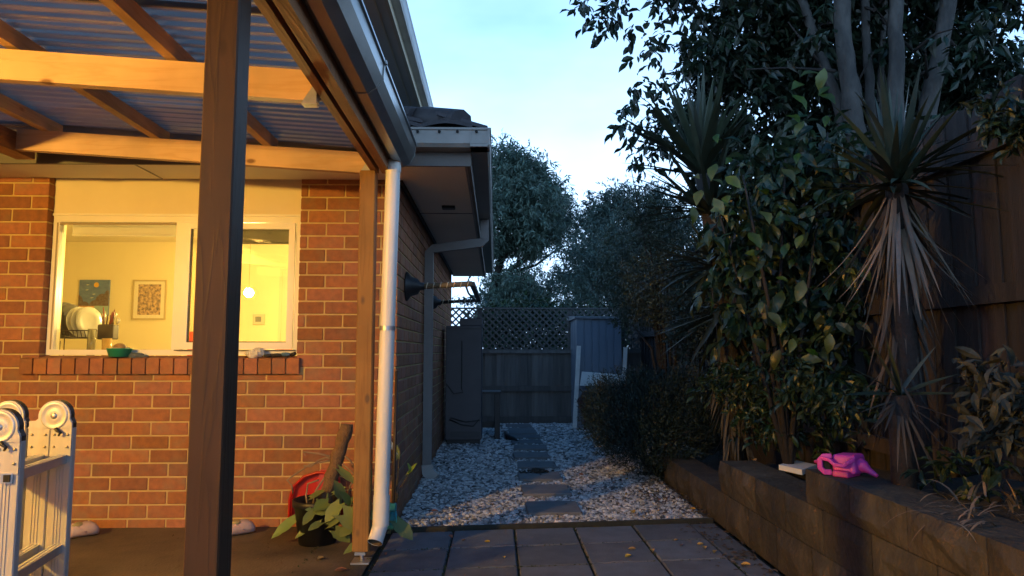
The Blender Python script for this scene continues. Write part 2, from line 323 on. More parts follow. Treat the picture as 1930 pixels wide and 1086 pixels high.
# leaf templates
LEAF_V = np.array([(0,0,0),(-.13,.18,.03),(.13,.18,.03),(-.22,.45,.10),(0,.45,.02),(.22,.45,.08),(-.16,.74,.03),(0,.74,-.05),(.16,.74,.05),(0,1,-.20),(0,.18,0)])
LEAF_F = np.array([(0,10,1),(0,2,10),(1,10,4),(1,4,3),(10,2,5),(10,5,4),(3,4,7),(3,7,6),(4,5,8),(4,8,7),(6,7,9),(7,8,9)])
KITE_V = np.array([(0,0,0),(-.2,.42,.05),(.2,.42,.05),(0,1,-.06),(0,.5,-.01)])
KITE_F = np.array([(0,4,1),(0,2,4),(1,4,3),(4,2,3)])
NARROW_V = np.array([(0,0,0),(-.1,.45,0),(.1,.45,0),(0,1,-.08)]); NARROW_F = np.array([(0,2,1),(1,2,3)])
def rdirs(n): return unit(rng.normal(size=(n,3)))
def sword(base, d, length, width, droop, n=6, fold=.25, up=(0,0,1)):
    """tapered folded strip: vertices, quads"""
    base = Vector(base); d = Vector(d).normalized(); vs = []; fs = []; p = base.copy(); dd = d.copy()
    for i in range(n+1):
        t = i/n; wd = width*(.55+.45*min(1, t*4))*(1-t**2.2)*.5 + .0005
        s = dd.cross(Vector(up)); s = s.normalized() if s.length > 1e-3 else Vector((1,0,0)); nrm = s.cross(dd)
        vs += [p - s*wd + nrm*wd*fold, p, p + s*wd + nrm*wd*fold]
        if i < n: fs += [(3*i,3*i+1,3*i+4,3*i+3),(3*i+1,3*i+2,3*i+5,3*i+4)]
        dd = (dd + Vector((0,0,-droop/n))).normalized(); p = p + dd*(length/n)
    return vs, fs

# ================================================================== SETTING
MB().add([(-300,-300,-.06),(300,-300,-.06),(300,300,-.06),(-300,300,-.06)], [(0,1,2,3)]).build('ground', ground_m)['kind'] = 'structure'
SH = .10                                    # paver rows run slightly askew
def edgeY(x): return 4.44 + SH*(x+.1)
pat = MB(); pat.add([(-3.6,-2,-.002),(-.66,-2,-.002),(-.66,4.52,-.002),(-3.6,4.52,-.002)], [(0,1,2,3)]); pat.add([(-3.6,-2,-.002),(-.66,-2,-.002),(-.66,-2,-.2),(-3.6,-2,-.2)],[(0,1,2,3)])
tag(pat.build('patio', concrete_m), kind='structure')
bed = MB(); bed.add([(-.66,-2,-.02),(1.45,-2,-.02),(1.45,edgeY(1.45),-.02),(-.66,edgeY(-.66),-.02)], [(0,1,2,3)])
paving = tag(bed.build('paving', joint_m, origin=(0,0,-.02)), kind='structure')
# pavers: 0.365 squares, sheared rows
PW = .375; pm = {}
k = 0
for i in range(-3, 5):
    for j in range(0, 14):
        x0 = -.25 + i*PW; x1 = x0 + PW - .011
        if i == -3: continue
        x0 = max(x0, -.655); x1 = min(x1, 1.41)
        if x1-x0 < .06: continue
        yb = 4.385 - j*PW; b = MB(); sk = random.uniform(-.003,.003); zt = random.uniform(-.003,.003)
        if yb < -1.0: continue
        c = .006
        def P(x, y, z): return (x, y + SH*x + sk, z+zt)
        y0, y1 = yb-PW+.011, yb
        b.add([P(x0,y0,-.018),P(x1,y0,-.018),P(x1,y1,-.018),P(x0,y1,-.018),P(x0,y0,-.004),P(x1,y0,-.004),P(x1,y1,-.004),P(x0,y1,-.004),P(x0+c,y0+c,.003),P(x1-c,y0+c,.003),P(x1-c,y1-c,.003),P(x0+c,y1-c,.003)],
              [(0,3,2,1),(0,1,5,4),(1,2,6,5),(2,3,7,6),(3,0,4,7),(4,5,9,8),(5,6,10,9),(6,7,11,10),(7,4,8,11),(8,9,10,11)])
        b.build('paver', paver_m, paving)
# moss tufts in the joints
Pm = []
for i in range(-2, 5):
    for t in range(60):
        y = rng.uniform(2.6, 4.4); x = -.255 + i*PW + rng.normal()*.006; Pm.append((x, y, -.006))
for j in range(0, 5):
    for t in range(170):
        x = rng.uniform(-.64, 1.4); Pm.append((x, 4.39-j*PW + SH*x + rng.normal()*.006, -.006))
Pm = np.array(Pm); Pm = Pm[rng.random(len(Pm)) < .75]
V, Fa = place(NARROW_V, NARROW_F, np.repeat(Pm, 4, 0), rdirs(len(Pm)*4)*[.8,.8,.5]+[0,0,.55], rdirs(len(Pm)*4), rng.uniform(.008,.02,len(Pm)*4), rng.uniform(.02,.05,len(Pm)*4))
tag(np_mesh('moss', V, Fa, moss_m), kind='stuff')

# gravel strip: bed sheet, edging, pebbles
g = MB(); g.add([(-.64,edgeY(-.64)+.02,-.012),(1.45,edgeY(1.45)+.02,-.012),(1.45,6.2,-.012),(2.3,6.4,-.012),(2.3,11.0,-.012),(-.9,11.0,-.012),(-.64,9.9,-.012)], [tuple(range(7))])
tag(g.build('gravel_bed', mat('gravel_grit', (.20,.18,.155), (.11,.10,.09), .95, 60, bump=.8)), kind='structure')
e = MB(); e.hexa([(-.64,edgeY(-.64)-.012,-.02),(1.42,edgeY(1.42)-.012,-.02),(1.42,edgeY(1.42)+.012,-.02),(-.64,edgeY(-.64)+.012,-.02),(-.64,edgeY(-.64)-.012,.018),(1.42,edgeY(1.42)-.012,.018),(1.42,edgeY(1.42)+.012,.018),(-.64,edgeY(-.64)+.012,.018)])
tag(e.build('edging_strip', mat('edging_timber', (.035,.035,.024), (.02,.02,.015), .9, 20)), kind='structure')
ph = (1+5**.5)/2
ICO_V = unit(np.array([(-1,ph,0),(1,ph,0),(-1,-ph,0),(1,-ph,0),(0,-1,ph),(0,1,ph),(0,-1,-ph),(0,1,-ph),(ph,0,-1),(ph,0,1),(-ph,0,-1),(-ph,0,1)]))
ICO_F = np.array([(0,11,5),(0,5,1),(0,1,7),(0,7,10),(0,10,11),(1,5,9),(5,11,4),(11,10,2),(10,7,6),(7,1,8),(3,9,4),(3,4,2),(3,2,6),(3,6,8),(3,8,9),(4,9,5),(2,4,11),(6,2,10),(8,6,7),(9,8,1)])
STEPS = [(4.75,.406),(5.36,.402),(5.94,.388),(6.58,.393),(7.17,.38),(7.75,.39),(8.27,.385),(8.76,.40),(9.2,.375),(9.62,.37),(10.06,.34)]
def stones(x0, x1, y0, y1, cell, size, layers):
    out = []
    for L in range(layers):
        nx = int((x1-x0)/cell); ny = int((y1-y0)/cell)
        gx, gy = np.meshgrid(np.arange(nx), np.arange(ny)); n = gx.size
        x = x0 + (gx.ravel()+rng.uniform(-.1,1.1,n))*cell; y = y0 + (gy.ravel()+rng.uniform(-.1,1.1,n))*cell
        z = -.008 + L*size*.45 + rng.uniform(0,.3,n)*size; out.append(np.stack([x,y,z],1))
    return np.concatenate(out)
PV = []; PF = []; off = 0
for (y0, y1, cell, size) in ((4.33,5.6,.026,.0132),(5.6,7.2,.030,.0155),(7.2,10.7,.040,.020)):
    P = stones(-.63, 1.75 if y0 > 5.9 else 1.42, y0, y1, cell, size, 2)
    keep = P[:,1] > edgeY(P[:,0]) + .012
    for (sy, sx) in STEPS: keep &= ~((np.abs(P[:,0]-sx) < .175) & (P[:,1] > sy+.01) & (P[:,1] < sy+.36))
    P = P[keep]; n = len(P)
    var = ICO_V[None]*(1+rng.uniform(-.28,.28,(n,12,1))); sc = size*rng.uniform(.55,1.35,(n,1,1))*np.stack([rng.uniform(.8,1.4,n), rng.uniform(.8,1.4,n), rng.uniform(.5,.9,n)],1)[:,None,:]
    a = rng.uniform(0,6.28,n); ca, sa = np.cos(a)[:,None], np.sin(a)[:,None]; v = var*sc
    v = np.stack([v[...,0]*ca - v[...,1]*sa, v[...,0]*sa + v[...,1]*ca, v[...,2]],-1) + P[:,None,:]
    PV.append(v.reshape(-1,3)); PF.append((ICO_F[None]+(np.arange(n)*12)[:,None,None]).reshape(-1,3)+off); off += n*12
tag(np_mesh('gravel', np.concatenate(PV), np.concatenate(PF), stone_m), kind='stuff')

# garden bed behind the retaining wall
gb = MB(); nx, ny = 12, 90; vs = []
def bedz(x, y):
    st = lambda e0, e1, t: min(1, max(0, (t-e0)/(e1-e0)))
    return .50 - .14*st(3.15, 3.5, y) - .20*st(4.35, 4.8, y) - .13*st(5.6, 6.2, y)
for j in range(ny+1):
    for i in range(nx+1):
        x = 1.52 + i/nx*.95; y = -1.2 + j/ny*8.2; vs.append((x, y, bedz(x,y) + random.uniform(-.012,.012)+.06*i/nx))
gb.add(vs, [(j*(nx+1)+i, j*(nx+1)+i+1, (j+1)*(nx+1)+i+1, (j+1)*(nx+1)+i) for j in range(ny) for i in range(nx)], True)
tag(gb.build('garden_bed', soil_m), kind='structure')

# ================================================================== HOUSE
WX, WY = -.64, 4.51            # corner of the brickwork
OX0, OX1, OZ0, OZ1 = -2.925, -1.285, 1.075, 2.00   # window opening
house = thing('house', (-1.9, 6.0, 0), 'red brick house with lit kitchen window, cream eaves and dark tiled roof', 'house')
BR = {}
def brick_mesh(L, D, H):
    key = (round(L,3), round(D,3), round(H,3))
    if key not in BR:
        b = MB(); b.cbox(-L/2, L/2, -D/2, D/2, -H/2, H/2, .004)
        me = bpy.data.meshes.new('brick'); me.from_pydata(b.v, [], b.f); me.materials.append(brick_m); BR[key] = me
    return BR[key]
mw = MB()
mw.box(-5.9, OX0-.004, WY+.005, WY+.2, -.05, 2.26); mw.box(OX0-.004, OX1+.004, WY+.005, WY+.2, -.05, .955); mw.box(OX1+.004, WX-.008, WY+.005, WY+.2, -.05, 2.26)
bw = mw.build('brick_wall', mortar_m, house)
nb = 0
for row in range(0, 27):
    z0 = row*.086 - .03; z1 = z0+.076
    if z1 > 2.27: z1 = 2.27
    if z1-z0 < .02: continue
    x = WX - (0 if row % 2 == 0 else .12)
    if row % 2: spans = [(WX-.11, WX)]
    else: spans = []
    while x > -3.55: spans.append((x-.23, x)); x -= .24
    for a, b_ in spans:
        segs = [(a, b_)]
        if z0 < .95 < z1: z1r = .952
        else: z1r = z1
        if z0 > .94:
            segs = []
            if b_ > OX1: segs.append((max(a, OX1), b_))
            if a < OX0: segs.append((a, min(b_, OX0)))
        for s0, s1 in segs:
            if s1-s0 < .03 or s1 < -3.5: continue
            zz = z1r if (s0 > OX0-.1 and s1 < OX1+.05) else z1
            inst('brick', brick_mesh(s1-s0, .11, zz-z0), ((s0+s1)/2, WY+.055+random.uniform(-.0015,.0015), (z0+zz)/2), bw); nb += 1
# side wall (foreshortened): bricks joined in one part
sw = MB(); sw.box(WX-.2, WX-.008, WY+.205, 9.9, -.05, 2.26); side = sw.build('brick_wall', mortar_m, house)
sb = MB(); ind = []
for row in range(0, 27):
    z0 = row*.086 - .03; z1 = min(z0+.076, 2.27); y = WY+.12 + (.12 if row % 2 else 0)
    if row % 2: ind.append((WY+.12, WY+.23, z0, z1))
    while y < 9.88:
        y1 = min(y+.23, 9.9)
        if y < 4.9 and nb + len(ind) < 296: ind.append((y, y1, z0, z1))
        else: sb.cbox(WX-.11, WX+random.uniform(-.001,.001), y, y1, z0, z1, .004)
        y += .24
for y, y1, z0, z1 in ind: inst('brick', brick_mesh(.11, y1-y, z1-z0), (WX-.055, (y+y1)/2, (z0+z1)/2), side)
o = sb.build('brickwork', brick_m, side); tag(o, kind='stuff')
ew = MB(); ew.box(WX-.2, WX-.0, 9.9, 10.0, -.05, 2.26); ew.box(-3.6, WX-.2, 9.9, 10.0, -.05, 2.26); ew.build('end_wall', brick_m, house)
# wing of the L-shaped house that carries the porch lamp (outside the frame)
wg = MB(); wg.box(-3.75, -3.56, -3, 4.5, -.05, 2.6); wg.build('wing_wall', brick_m, house)
# cream panel over the window
pn = MB(); pn.box(OX0, OX1, WY+.06, WY+.075, 2.0, 2.29); pn.box(OX0, OX1, WY+.055, WY+.06, 2.265, 2.285); pn.build('cladding_panel', cream_m, house)
# sill of headers on edge
sm_ = MB(); sm_.box(OX0-.09, OX1+.0, WY-.02, WY+.08, .965, 1.045); sill = sm_.build('window_sill', mortar_m, house)
ns_ = 20; x = OX0-.10; stp = (OX1-.0+.03 - x)/ns_
for i in range(ns_):
    b = MB(); c = x + i*stp; a0, a1 = c+.005, c+stp-.005
    b.hexa([(a0,WY-.034,.958),(a1,WY-.034,.958),(a1,WY+.085,.972),(a0,WY+.085,.972),(a0,WY-.036,1.056),(a1,WY-.036,1.056),(a1,WY+.085,1.074),(a0,WY+.085,1.074)])
    b.build('brick', brick_m, sill)
# window
FY = WY+.062
wf = MB()
def bar(mb, x0, x1, z0, z1, y0, y1): mb.box(x0, x1, y0, y1, z0, z1)
bar(wf, OX0+.003, OX0+.045, 1.078, 1.997, FY, FY+.06); bar(wf, OX1-.04, OX1-.003, 1.078, 1.997, FY, FY+.06)
bar(wf, OX0+.045, OX1-.04, 1.955, 1.997, FY, FY+.06); bar(wf, OX0+.045, OX1-.04, 1.078, 1.112, FY, FY+.06)
MX = at(327, 540, FY).x
bar(wf, MX, MX+.075, 1.112, 1.955, FY+.004, FY+.05)
bar(wf, OX0-.0, OX1+.0, 1.995, 2.01, FY-.012, FY+.02)
window = wf.build('window', frame_m, house)
sa = MB(); sx0, sx1 = MX+.06, OX1-.045
bar(sa, sx0, sx0+.045, 1.115, 1.95, FY-.018, FY+.012); bar(sa, sx1-.04, sx1, 1.115, 1.95, FY-.018, FY+.012); bar(sa, sx0+.045, sx1-.04, 1.91, 1.95, FY-.018, FY+.012); bar(sa, sx0+.045, sx1-.04, 1.115, 1.16, FY-.018, FY+.012)
sa.build('sash', frame_m, window)
st = MB(); bar(st, sx0+.046, sx0+.053, 1.16, 1.91, FY-.005, FY+.008); bar(st, sx0+.053, sx1-.04, 1.16, 1.166, FY-.005, FY+.008); bar(st, sx0-.03, sx1+.02, 1.106, 1.112, FY-.022, FY-.001); st.build('seal', black_m, window)
tr = MB(); bar(tr, OX0+.028, OX0+.036, 1.115, 1.95, FY-.004, FY-.0005); bar(tr, OX0+.045, MX, 1.935, 1.95, FY-.003, FY+.003); tr.build('groove', mat('frame_groove', (.33,.27,.17), (.28,.23,.15), .6), window)
glass = glass_mat('window_glass', (.93,.93,.90), .05)
gp = MB(); gp.box(OX0+.045, MX, FY+.028, FY+.032, 1.112, 1.955); gp.build('pane', glass, window)
gp = MB(); gp.box(sx0+.053, sx1-.04, FY-.001, FY+.003, 1.166, 1.91); gp.build('pane', glass, window)
bl = MB(); bl.box(OX0+.075, MX-.01, FY+.09, FY+.095, 1.885, 1.95); bl.tube([(OX0+.075,FY+.092,1.882),(MX-.01,FY+.092,1.882)], .008, 8); bl.build('roller_blind', mat('blind_cloth', (.72,.70,.62), (.68,.66,.58), .8), window)
bl = MB(); bl.box(sx0+.05, sx1-.03, FY+.09, FY+.095, 1.835, 1.93); bl.tube([(sx0+.05,FY+.092,1.832),(sx1-.03,FY+.092,1.832)], .008, 8); bl.build('roller_blind', mat('blind_grey', (.20,.20,.16), (.16,.16,.13), .8), window)
# kitchen room
KB = 7.75; wall_y = mat('kitchen_wall_paint', (.86,.78,.50), (.84,.76,.48), .6, 2)
kr = MB(); kr.box(-5.8, -.9, KB, KB+.08, 0, 2.32); kr.box(-5.85, -5.77, WY+.21, KB, 0, 2.32); kr.box(-.98, -.9, WY+.21, KB, 0, 2.32); kr.build('kitchen_wall', wall_y, house)
kc = MB(); kc.box(-5.8, -.9, WY+.21, KB, 2.32, 2.36); kc.build('kitchen_ceiling', mat('ceiling_white', (.82,.77,.60), (.8,.75,.58), .7), house)
kf = MB(); kf.box(-5.8, -.9, WY+.21, KB, -.04, 0); kf.build('kitchen_floor', mat('kitchen_floor', (.3,.2,.12), (.2,.13,.08), .5), house)
kl = MB(); kl.box(-5.77, -.98, WY+.2, WY+.205, 0, 1.05); kl.box(-5.77, OX0, WY+.2, WY+.205, 1.05, 2.32); kl.box(OX1, -.98, WY+.2, WY+.205, 1.05, 2.32); kl.box(OX0, OX1, WY+.2, WY+.205, 2.0, 2.32)
kl.box(OX0-.01, OX0, WY+.12, WY+.2, 1.05, 2.0); kl.box(OX1, OX1+.01, WY+.12, WY+.2, 1.05, 2.0); kl.box(OX0, OX1, WY+.12, WY+.2, 2.0, 2.01); kl.build('window_lining', wall_y, house)
bt = MB(); bt.cbox(-3.46, -1.0, WY+.13, 5.22, 1.0, 1.04, .006); bt.build('benchtop', mat('benchtop', (.78,.74,.62), (.72,.68,.56), .3, 20), house)
# door and architrave at the back of the room
d0 = at(530, 600, KB-.02).x; d1 = at(556, 600, KB-.02).x
dr = MB(); zt_ = at(545, 512, KB).z
dr.box(d0-.03, d0, KB-.025, KB-.002, 0, zt_+.03); dr.box(d0, d1+.5, KB-.025, KB-.002, zt_, zt_+.03); dr.box(d0, d1+.5, KB-.012, KB-.002, 0, zt_); dr.build('kitchen_door', cream_m, house)
# eaves
SZ = 2.235
sf = MB(); sf.box(-3.6, -.17, 4.05, WY+.004, SZ, SZ+.012); sf.box(WX-.006, -.17, WY+.004, 10.4, SZ, SZ+.012); sf.build('soffit', soffit_m, house)
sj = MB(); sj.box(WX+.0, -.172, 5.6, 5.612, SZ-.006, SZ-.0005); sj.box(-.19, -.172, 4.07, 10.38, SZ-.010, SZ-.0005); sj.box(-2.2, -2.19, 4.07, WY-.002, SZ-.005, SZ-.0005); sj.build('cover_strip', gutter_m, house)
tv = MB(); tv.tube([(WX+.012, WY-.0, SZ-.018),(WX+.012, 9.9, SZ-.018)], .018, 6); tv.build('moulding', mat('dark_moulding', (.03,.03,.032), (.025,.025,.025), .6), house)
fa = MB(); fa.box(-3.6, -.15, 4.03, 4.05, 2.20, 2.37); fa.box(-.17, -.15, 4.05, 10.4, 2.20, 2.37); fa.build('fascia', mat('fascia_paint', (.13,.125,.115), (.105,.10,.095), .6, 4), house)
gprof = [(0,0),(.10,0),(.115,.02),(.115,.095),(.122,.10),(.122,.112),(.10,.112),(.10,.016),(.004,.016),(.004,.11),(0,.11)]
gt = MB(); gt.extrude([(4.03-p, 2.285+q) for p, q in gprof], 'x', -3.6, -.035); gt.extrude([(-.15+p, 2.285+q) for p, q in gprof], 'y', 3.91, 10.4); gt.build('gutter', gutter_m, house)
sc_ = MB()
for px in (787, 828, 862, 898):
    c = at(px, 248, 3.905); sc_.lathe(c, [(.0,-.012),(.008,-.012),(.009,0)], 8, (0,1,0))
sc_.build('gutter_screw', hole_m, house)
# tiled roof: two slopes meeting at a hip
TS = math.tan(R(22)); ex, ey, ez = -.10, 3.97, 2.40
rf = MB(); rf.add([(-3.7,ey,ez),(ex,ey,ez),(-2.6,ey+2.5,ez+2.5*TS),(-3.7,ey+2.5,ez+2.5*TS)], [(0,1,2,3)])
rf.add([(ex,ey,ez),(ex,10.4,ez),(ex-2.5,10.4-2.5,ez+2.5*TS),(ex-2.5,ey+2.5,ez+2.5*TS)], [(0,1,2,3)])
roof = rf.build('roof', tile_m, house, fixnormals=False)
tw = .30; tl = .33
def tile_geo(cx, cy, row, side, hip_cut):
    # interlocking tile: curved across its width, 2 rolls, front lip
    vs = []; n = 6
    for t, th in ((0, 0), (1, 0)):
        pass
    b = MB()
    for i in range(n+1):
        u = -tw/2 + tw*i/n; h = .028*abs(math.sin(math.pi*i/n*1.0))
        for t in (0, 1):
            vv = t*tl*math.cos(R(22)); zz = t*tl*math.sin(R(22)) + .035*(1-t)
            for lay in (0, -.024):
                vs.append((u, vv, zz+h+lay))
    def id_(i, t, l): return i*4+t*2+(0 if l == 0 else 1)
    fs = []
    for i in range(n):
        fs += [(id_(i,0,0),id_(i+1,0,0),id_(i+1,1,0),id_(i,1,0)), (id_(i,0,1),id_(i,1,1),id_(i+1,1,1),id_(i+1,0,1)), (id_(i,0,0),id_(i,0,1),id_(i+1,0,1),id_(i+1,0,0))]
    fs += [(id_(0,0,0),id_(0,1,0),id_(0,1,1),id_(0,0,1)), (id_(n,0,0),id_(n,0,1),id_(n,1,1),id_(n,1,0))]
    return vs, fs
tvs, tfs = tile_geo(0,0,0,0,0); tb = MB(); tb.add(tvs, tfs, True)
tme = bpy.data.meshes.new('tile'); tme.from_pydata(tb.v, [], tb.f); tme.materials.append(tile_m)
for row in range(6):
    y = ey - .04 + row*.29; z = ez + .012 + row*.29*TS; xr = ex - row*.29
    for i in range(11 - row):
        inst('tile', tme, (xr - .19 - i*tw, y, z-.022), roof)
    ys = ey + .2 + row*.29
    for i in range(0, 19 - row):
        inst('tile', tme, (ex + .05 - row*.29, ys + i*tw, ez + .01 + row*.29*TS), roof, (0, 0, R(90)))
hp = MB()
for i in range(9):
    c = .06+i*.3; hp.tube([(ex-c-.05, ey+c, ez+.035+c*TS),(ex-c-.32, ey+c+.32, ez+.05+(c+.32)*TS)], [.085,.075], 8)
hp.build('hip_cap', tile_m, roof)
# upper eave that runs over the pergola and dies into the tiles
UE = at(812, 216, 5.6); ux, uz = UE.x - .07, UE.z
us = MB(); us.box(-1.15, ux-.01, 1.5, 6.2, uz-.0, uz+.012); us.build('upper_soffit', soffit_m, house)
uf = MB(); uf.box(ux-.075, ux-.065, 1.5, 6.2, uz-.012, uz-.001); uf.box(ux-.01, ux+.012, 1.5, 6.2, uz-.025, uz+.16); uf.build('upper_fascia', cream_m, house)
ug = MB(); ug.extrude([(ux+.012+p*.5, uz+.03+q) for p, q in gprof], 'y', 1.5, 6.2); ug.build('upper_gutter', white_m, house)
uw = MB(); uw.box(-1.15, ux-.01, 1.5, 6.2, uz+.16, uz+.2); uw.box(-1.17, -1.15, 1.5, 6.2, uz, uz+.2); uw.build('upper_roof', tile_m, house)
# downpipe on the side wall: offset from the gutter then down
dp = MB(); dy_ = 6.15
pr = at(893, 415, 6.15)
dp.rtube([(-.10,dy_,2.30),(-.10,dy_,2.10),(-.13,dy_,2.075),(WX+.08,dy_,2.02),(WX+.045,dy_,1.99),(WX+.045,dy_,.12)], .075, .055, (0,1,0))
sd = dp.build('downpipe', grey_pipe, house)
sh_ = MB(); sh_.rtube([(WX+.05,dy_,.12),(WX+.055,dy_,.06),(WX+.12,dy_-.02,.0)], .10, .085, (0,1,0)); sh_.build('pipe_shoe', mat('pale_shoe', (.42,.41,.38), (.33,.32,.3), .6), sd)
vt = MB(); vt.box(-.42, -.32, 5.3, 5.38, SZ-.02, SZ-.001); vt.build('soffit_vent', black_m, house)

# porch lamp on the wing wall (out of frame): the warm light of the photograph
LP = Vector((-3.30, .45, 1.98))
pl = thing('wall_lamp', (-3.56, .45, 1.98), 'round porch lamp on the brick wing wall over the patio', 'lamp')
b = MB(); b.lathe((-3.56, .45, 1.98), [(0,0),(.07,0),(.07,.02),(.02,.03),(.018,.19),(.03,.2)], 16, (1,0,0)); b.build('bracket', black_m, pl)
b = MB(); b.sphere(LP, .07, 12, 8); b.build('globe', emit_mat('lamp_glow', (1.0, .55, .09), LAMP_L), pl)
# pendant globe in the kitchen
kg = at(469, 552, 5.9)
pk = thing('pendant_lamp', (kg.x, kg.y, 2.32), 'glowing round pendant globe hanging in the lit kitchen', 'lamp')
b = MB(); b.tube([(kg.x,kg.y,2.318),(kg.x,kg.y,kg.z+.038)], .0008, 6); b.lathe((kg.x,kg.y,2.30), [(.0,.018),(.05,.018),(.045,0),(0,0)], 12); b.build('cord', mat('dark_cord', (.008,.006,.004), (.006,.005,.004), 1.0, spec=0), pk)
b = MB(); b.sphere(kg, .038, 12, 8); b.build('globe', emit_mat('kitchen_glow', (1.0, .69, .22), ROOM_L), pk)

# ================================================================== PERGOLA
perg = thing('pergola', (-1.6, 2.6, 0), 'timber pergola with bare pine rafters, brown posts and clear corrugated roof', 'pergola')
SL = .063; XB = -.69
def pz(x): return (XB - x)*SL
b = MB(); b.cbox(-.742, -.658, 1.71, 1.795, -.01, 2.28, .004); p1 = b.build('post', post_m, perg); b = MB(); b.cbox(-.742, -.658, -2.5, -2.415, -.01, 2.28, .004); b.build('post', post_m, perg); p1['label'] = 'brown post nearest the ladder, darkened in its colour for dim light'
b = MB(); b.cbox(-.745, -.66, 3.72, 3.805, .06, 2.09, .004); p2 = b.build('post', post2_m, perg); p2['label'] = 'brown post beside the white downpipe'
b = MB(); b.box(-.73, -.675, 3.715, 3.81, .045, .06); b.tube([(-.70,3.76,.0),(-.70,3.76,.05)], .012, 8); b.box(-.75, -.655, 3.71, 3.815, 0, .008); b.build('stirrup', galv_m, p2)
b = MB(); b.box(-.69, -.655, -2.6, 3.80, 2.092, 2.25); b.build('beam', stain_y, perg)
b = MB(); b.box(-.635, -.59, -2.6, 3.80, 2.092, 2.25); b.build('beam', stain_y, perg)
def rafter(Y, zb, h, x0, x1, m, th=.042):
    b = MB(); b.hexa([(x0,Y,zb+pz(x0)),(x1,Y,zb+pz(x1)),(x1,Y+th,zb+pz(x1)),(x0,Y+th,zb+pz(x0)),(x0,Y,zb+h+pz(x0)),(x1,Y,zb+h+pz(x1)),(x1,Y+th,zb+h+pz(x1)),(x0,Y+th,zb+h+pz(x0))]); return b.build('rafter', m, perg)
rafter(1.45, 2.063, .120, -3.56, XB-.002, pine_m); rafter(.3, 2.063, .120, -3.56, XB-.002, pine_m); rafter(-1.2, 2.063, .120, -3.56, XB-.002, pine_m)
rafter(2.60, 2.063, .120, -3.56, XB-.002, pine_m)
rafter(3.74, 2.078, .115, -2.62, XB-.002, pine_m)
for Y in (1.45, 2.6, 3.74):
    b = MB(); zb = 2.055 if Y < 3 else 2.08
    b.box(XB-.06, XB-.004, Y-.002, Y+.0445, zb-.004, zb-.0005); b.add([(XB-.06,Y-.002,zb),(XB-.003,Y-.002,zb),(XB-.003,Y-.002,zb+.09)], [(0,1,2)]); b.build('joist_hanger', galv_m, perg)
for x, y1 in ((-1.26,3.86),(-1.87,3.86),(-2.47,3.86),(-3.07,3.86)):
    z = 2.192+pz(x); b = MB(); b.box(x-.022, x+.022, -2.6, y1, z+.001, z+.068); b.build('purlin', pine_y, perg)
b = MB(); b.box(-2.72, -2.62, -2.6, 3.9, 2.06+pz(-2.7), 2.17+pz(-2.7)); b.build('beam', stain_y, perg)
sheet_m = sheet_mat('corrugated_clear')
def sheet(y0, y1, dz):
    pitch = .076; n = int((y1-y0)/pitch*8); xs = np.linspace(-3.56, -.56, 5); V = []
    for j in range(n+1):
        y = y0 + (y1-y0)*j/n; zz = .007*math.sin(2*math.pi*(y)/pitch)
        for x in xs: V.append((x, y, 2.192+.068+.013+dz+pz(x)+zz))
    b = MB(); m_ = len(xs); b.add(V, [(j*m_+i, j*m_+i+1, (j+1)*m_+i+1, (j+1)*m_+i) for j in range(n) for i in range(m_-1)], True)
    return b.build('roof_sheet', sheet_m, perg, fixnormals=False)
for k in range(8): sheet(-2.6 + k*.818, -2.6 + (k+1)*.818 + .05, .003*(k % 2))
b = MB()
for Y in np.arange(.8, 3.75, .152):
    for x in (-1.26, -1.87, -2.47): b.lathe((x, Y, 2.192+.068+.028+pz(x)), [(.0,.014),(.012,.012),(.014,0)], 8)
b.build('roof_screw', galv_m, perg)
# gutter along the low edge: ogee, with an end cap
gq = [(0,0),(.02,-.012),(.06,-.012),(.095,.01),(.118,.05),(.122,.10),(.13,.105),(.128,.12),(.112,.118),(.108,.06),(.088,.022),(.06,.002),(.012,.002),(.006,.11),(0,.11)]
b = MB(); b.extrude([(-.585+p*1.05, 2.155+q*1.05) for p, q in gq], 'y', -2.6, 3.84); gut = b.build('gutter', steel_m, perg)
b = MB(); b.extrude([(-.585+p*1.06, 2.154+q*1.06) for p, q in gq[:8]+[(0,.11)]], 'y', 3.84, 3.846); b.build('end_cap', steel_m, gut)
b = MB(); b.extrude([(-.585+p*1.09, 2.152+q*1.09) for p, q in gq[:8]+[(0,.02)]], 'y', 2.72, 2.735); b.build('joiner', steel_m, gut)
t0 = at(741, 318, 3.75); t1 = at(717, 1005, 3.75)
b = MB(); b.tube([(t0.x, 3.75, 2.15), t0, t1 + Vector((0,0,.08)), t1 + Vector((-.004,0,.03)), t1 + Vector((-.02,-.05,-.035))], .040, 18, cap=False)
pipe = b.build('downpipe', pvc_m, perg)
tm = t1 + (t0-t1)*.09
b = MB(); b.tube([t1 + (t0-t1)*.02, t1 + (t0-t1)*.10], .0435, 18, cap=False); b.build('pipe_socket', pvc_m, pipe); b = MB(); b.tube([t0 + Vector((0,0,.02)), t0 + Vector((0,0,-.02))], .0435, 18, cap=False); b.build('pipe_socket', pvc_m, pipe)
b = MB(); ts_ = t1 + (t0-t1)*.55; b.tube([ts_ + Vector((0,0,-.012)), ts_ + Vector((0,0,.012))], .0425, 18, cap=False); b.build('pipe_strap', galv_m, pipe)
b = MB(); b.tube([t1 + Vector((-.0045,-.008,.015)), t1 + Vector((-.0195,-.049,-.034))], .037, 18, cap=False); b.build('pipe_mouth', mat('pipe_inside', (.12,.08,.05), (.1,.07,.04), .8), pipe)

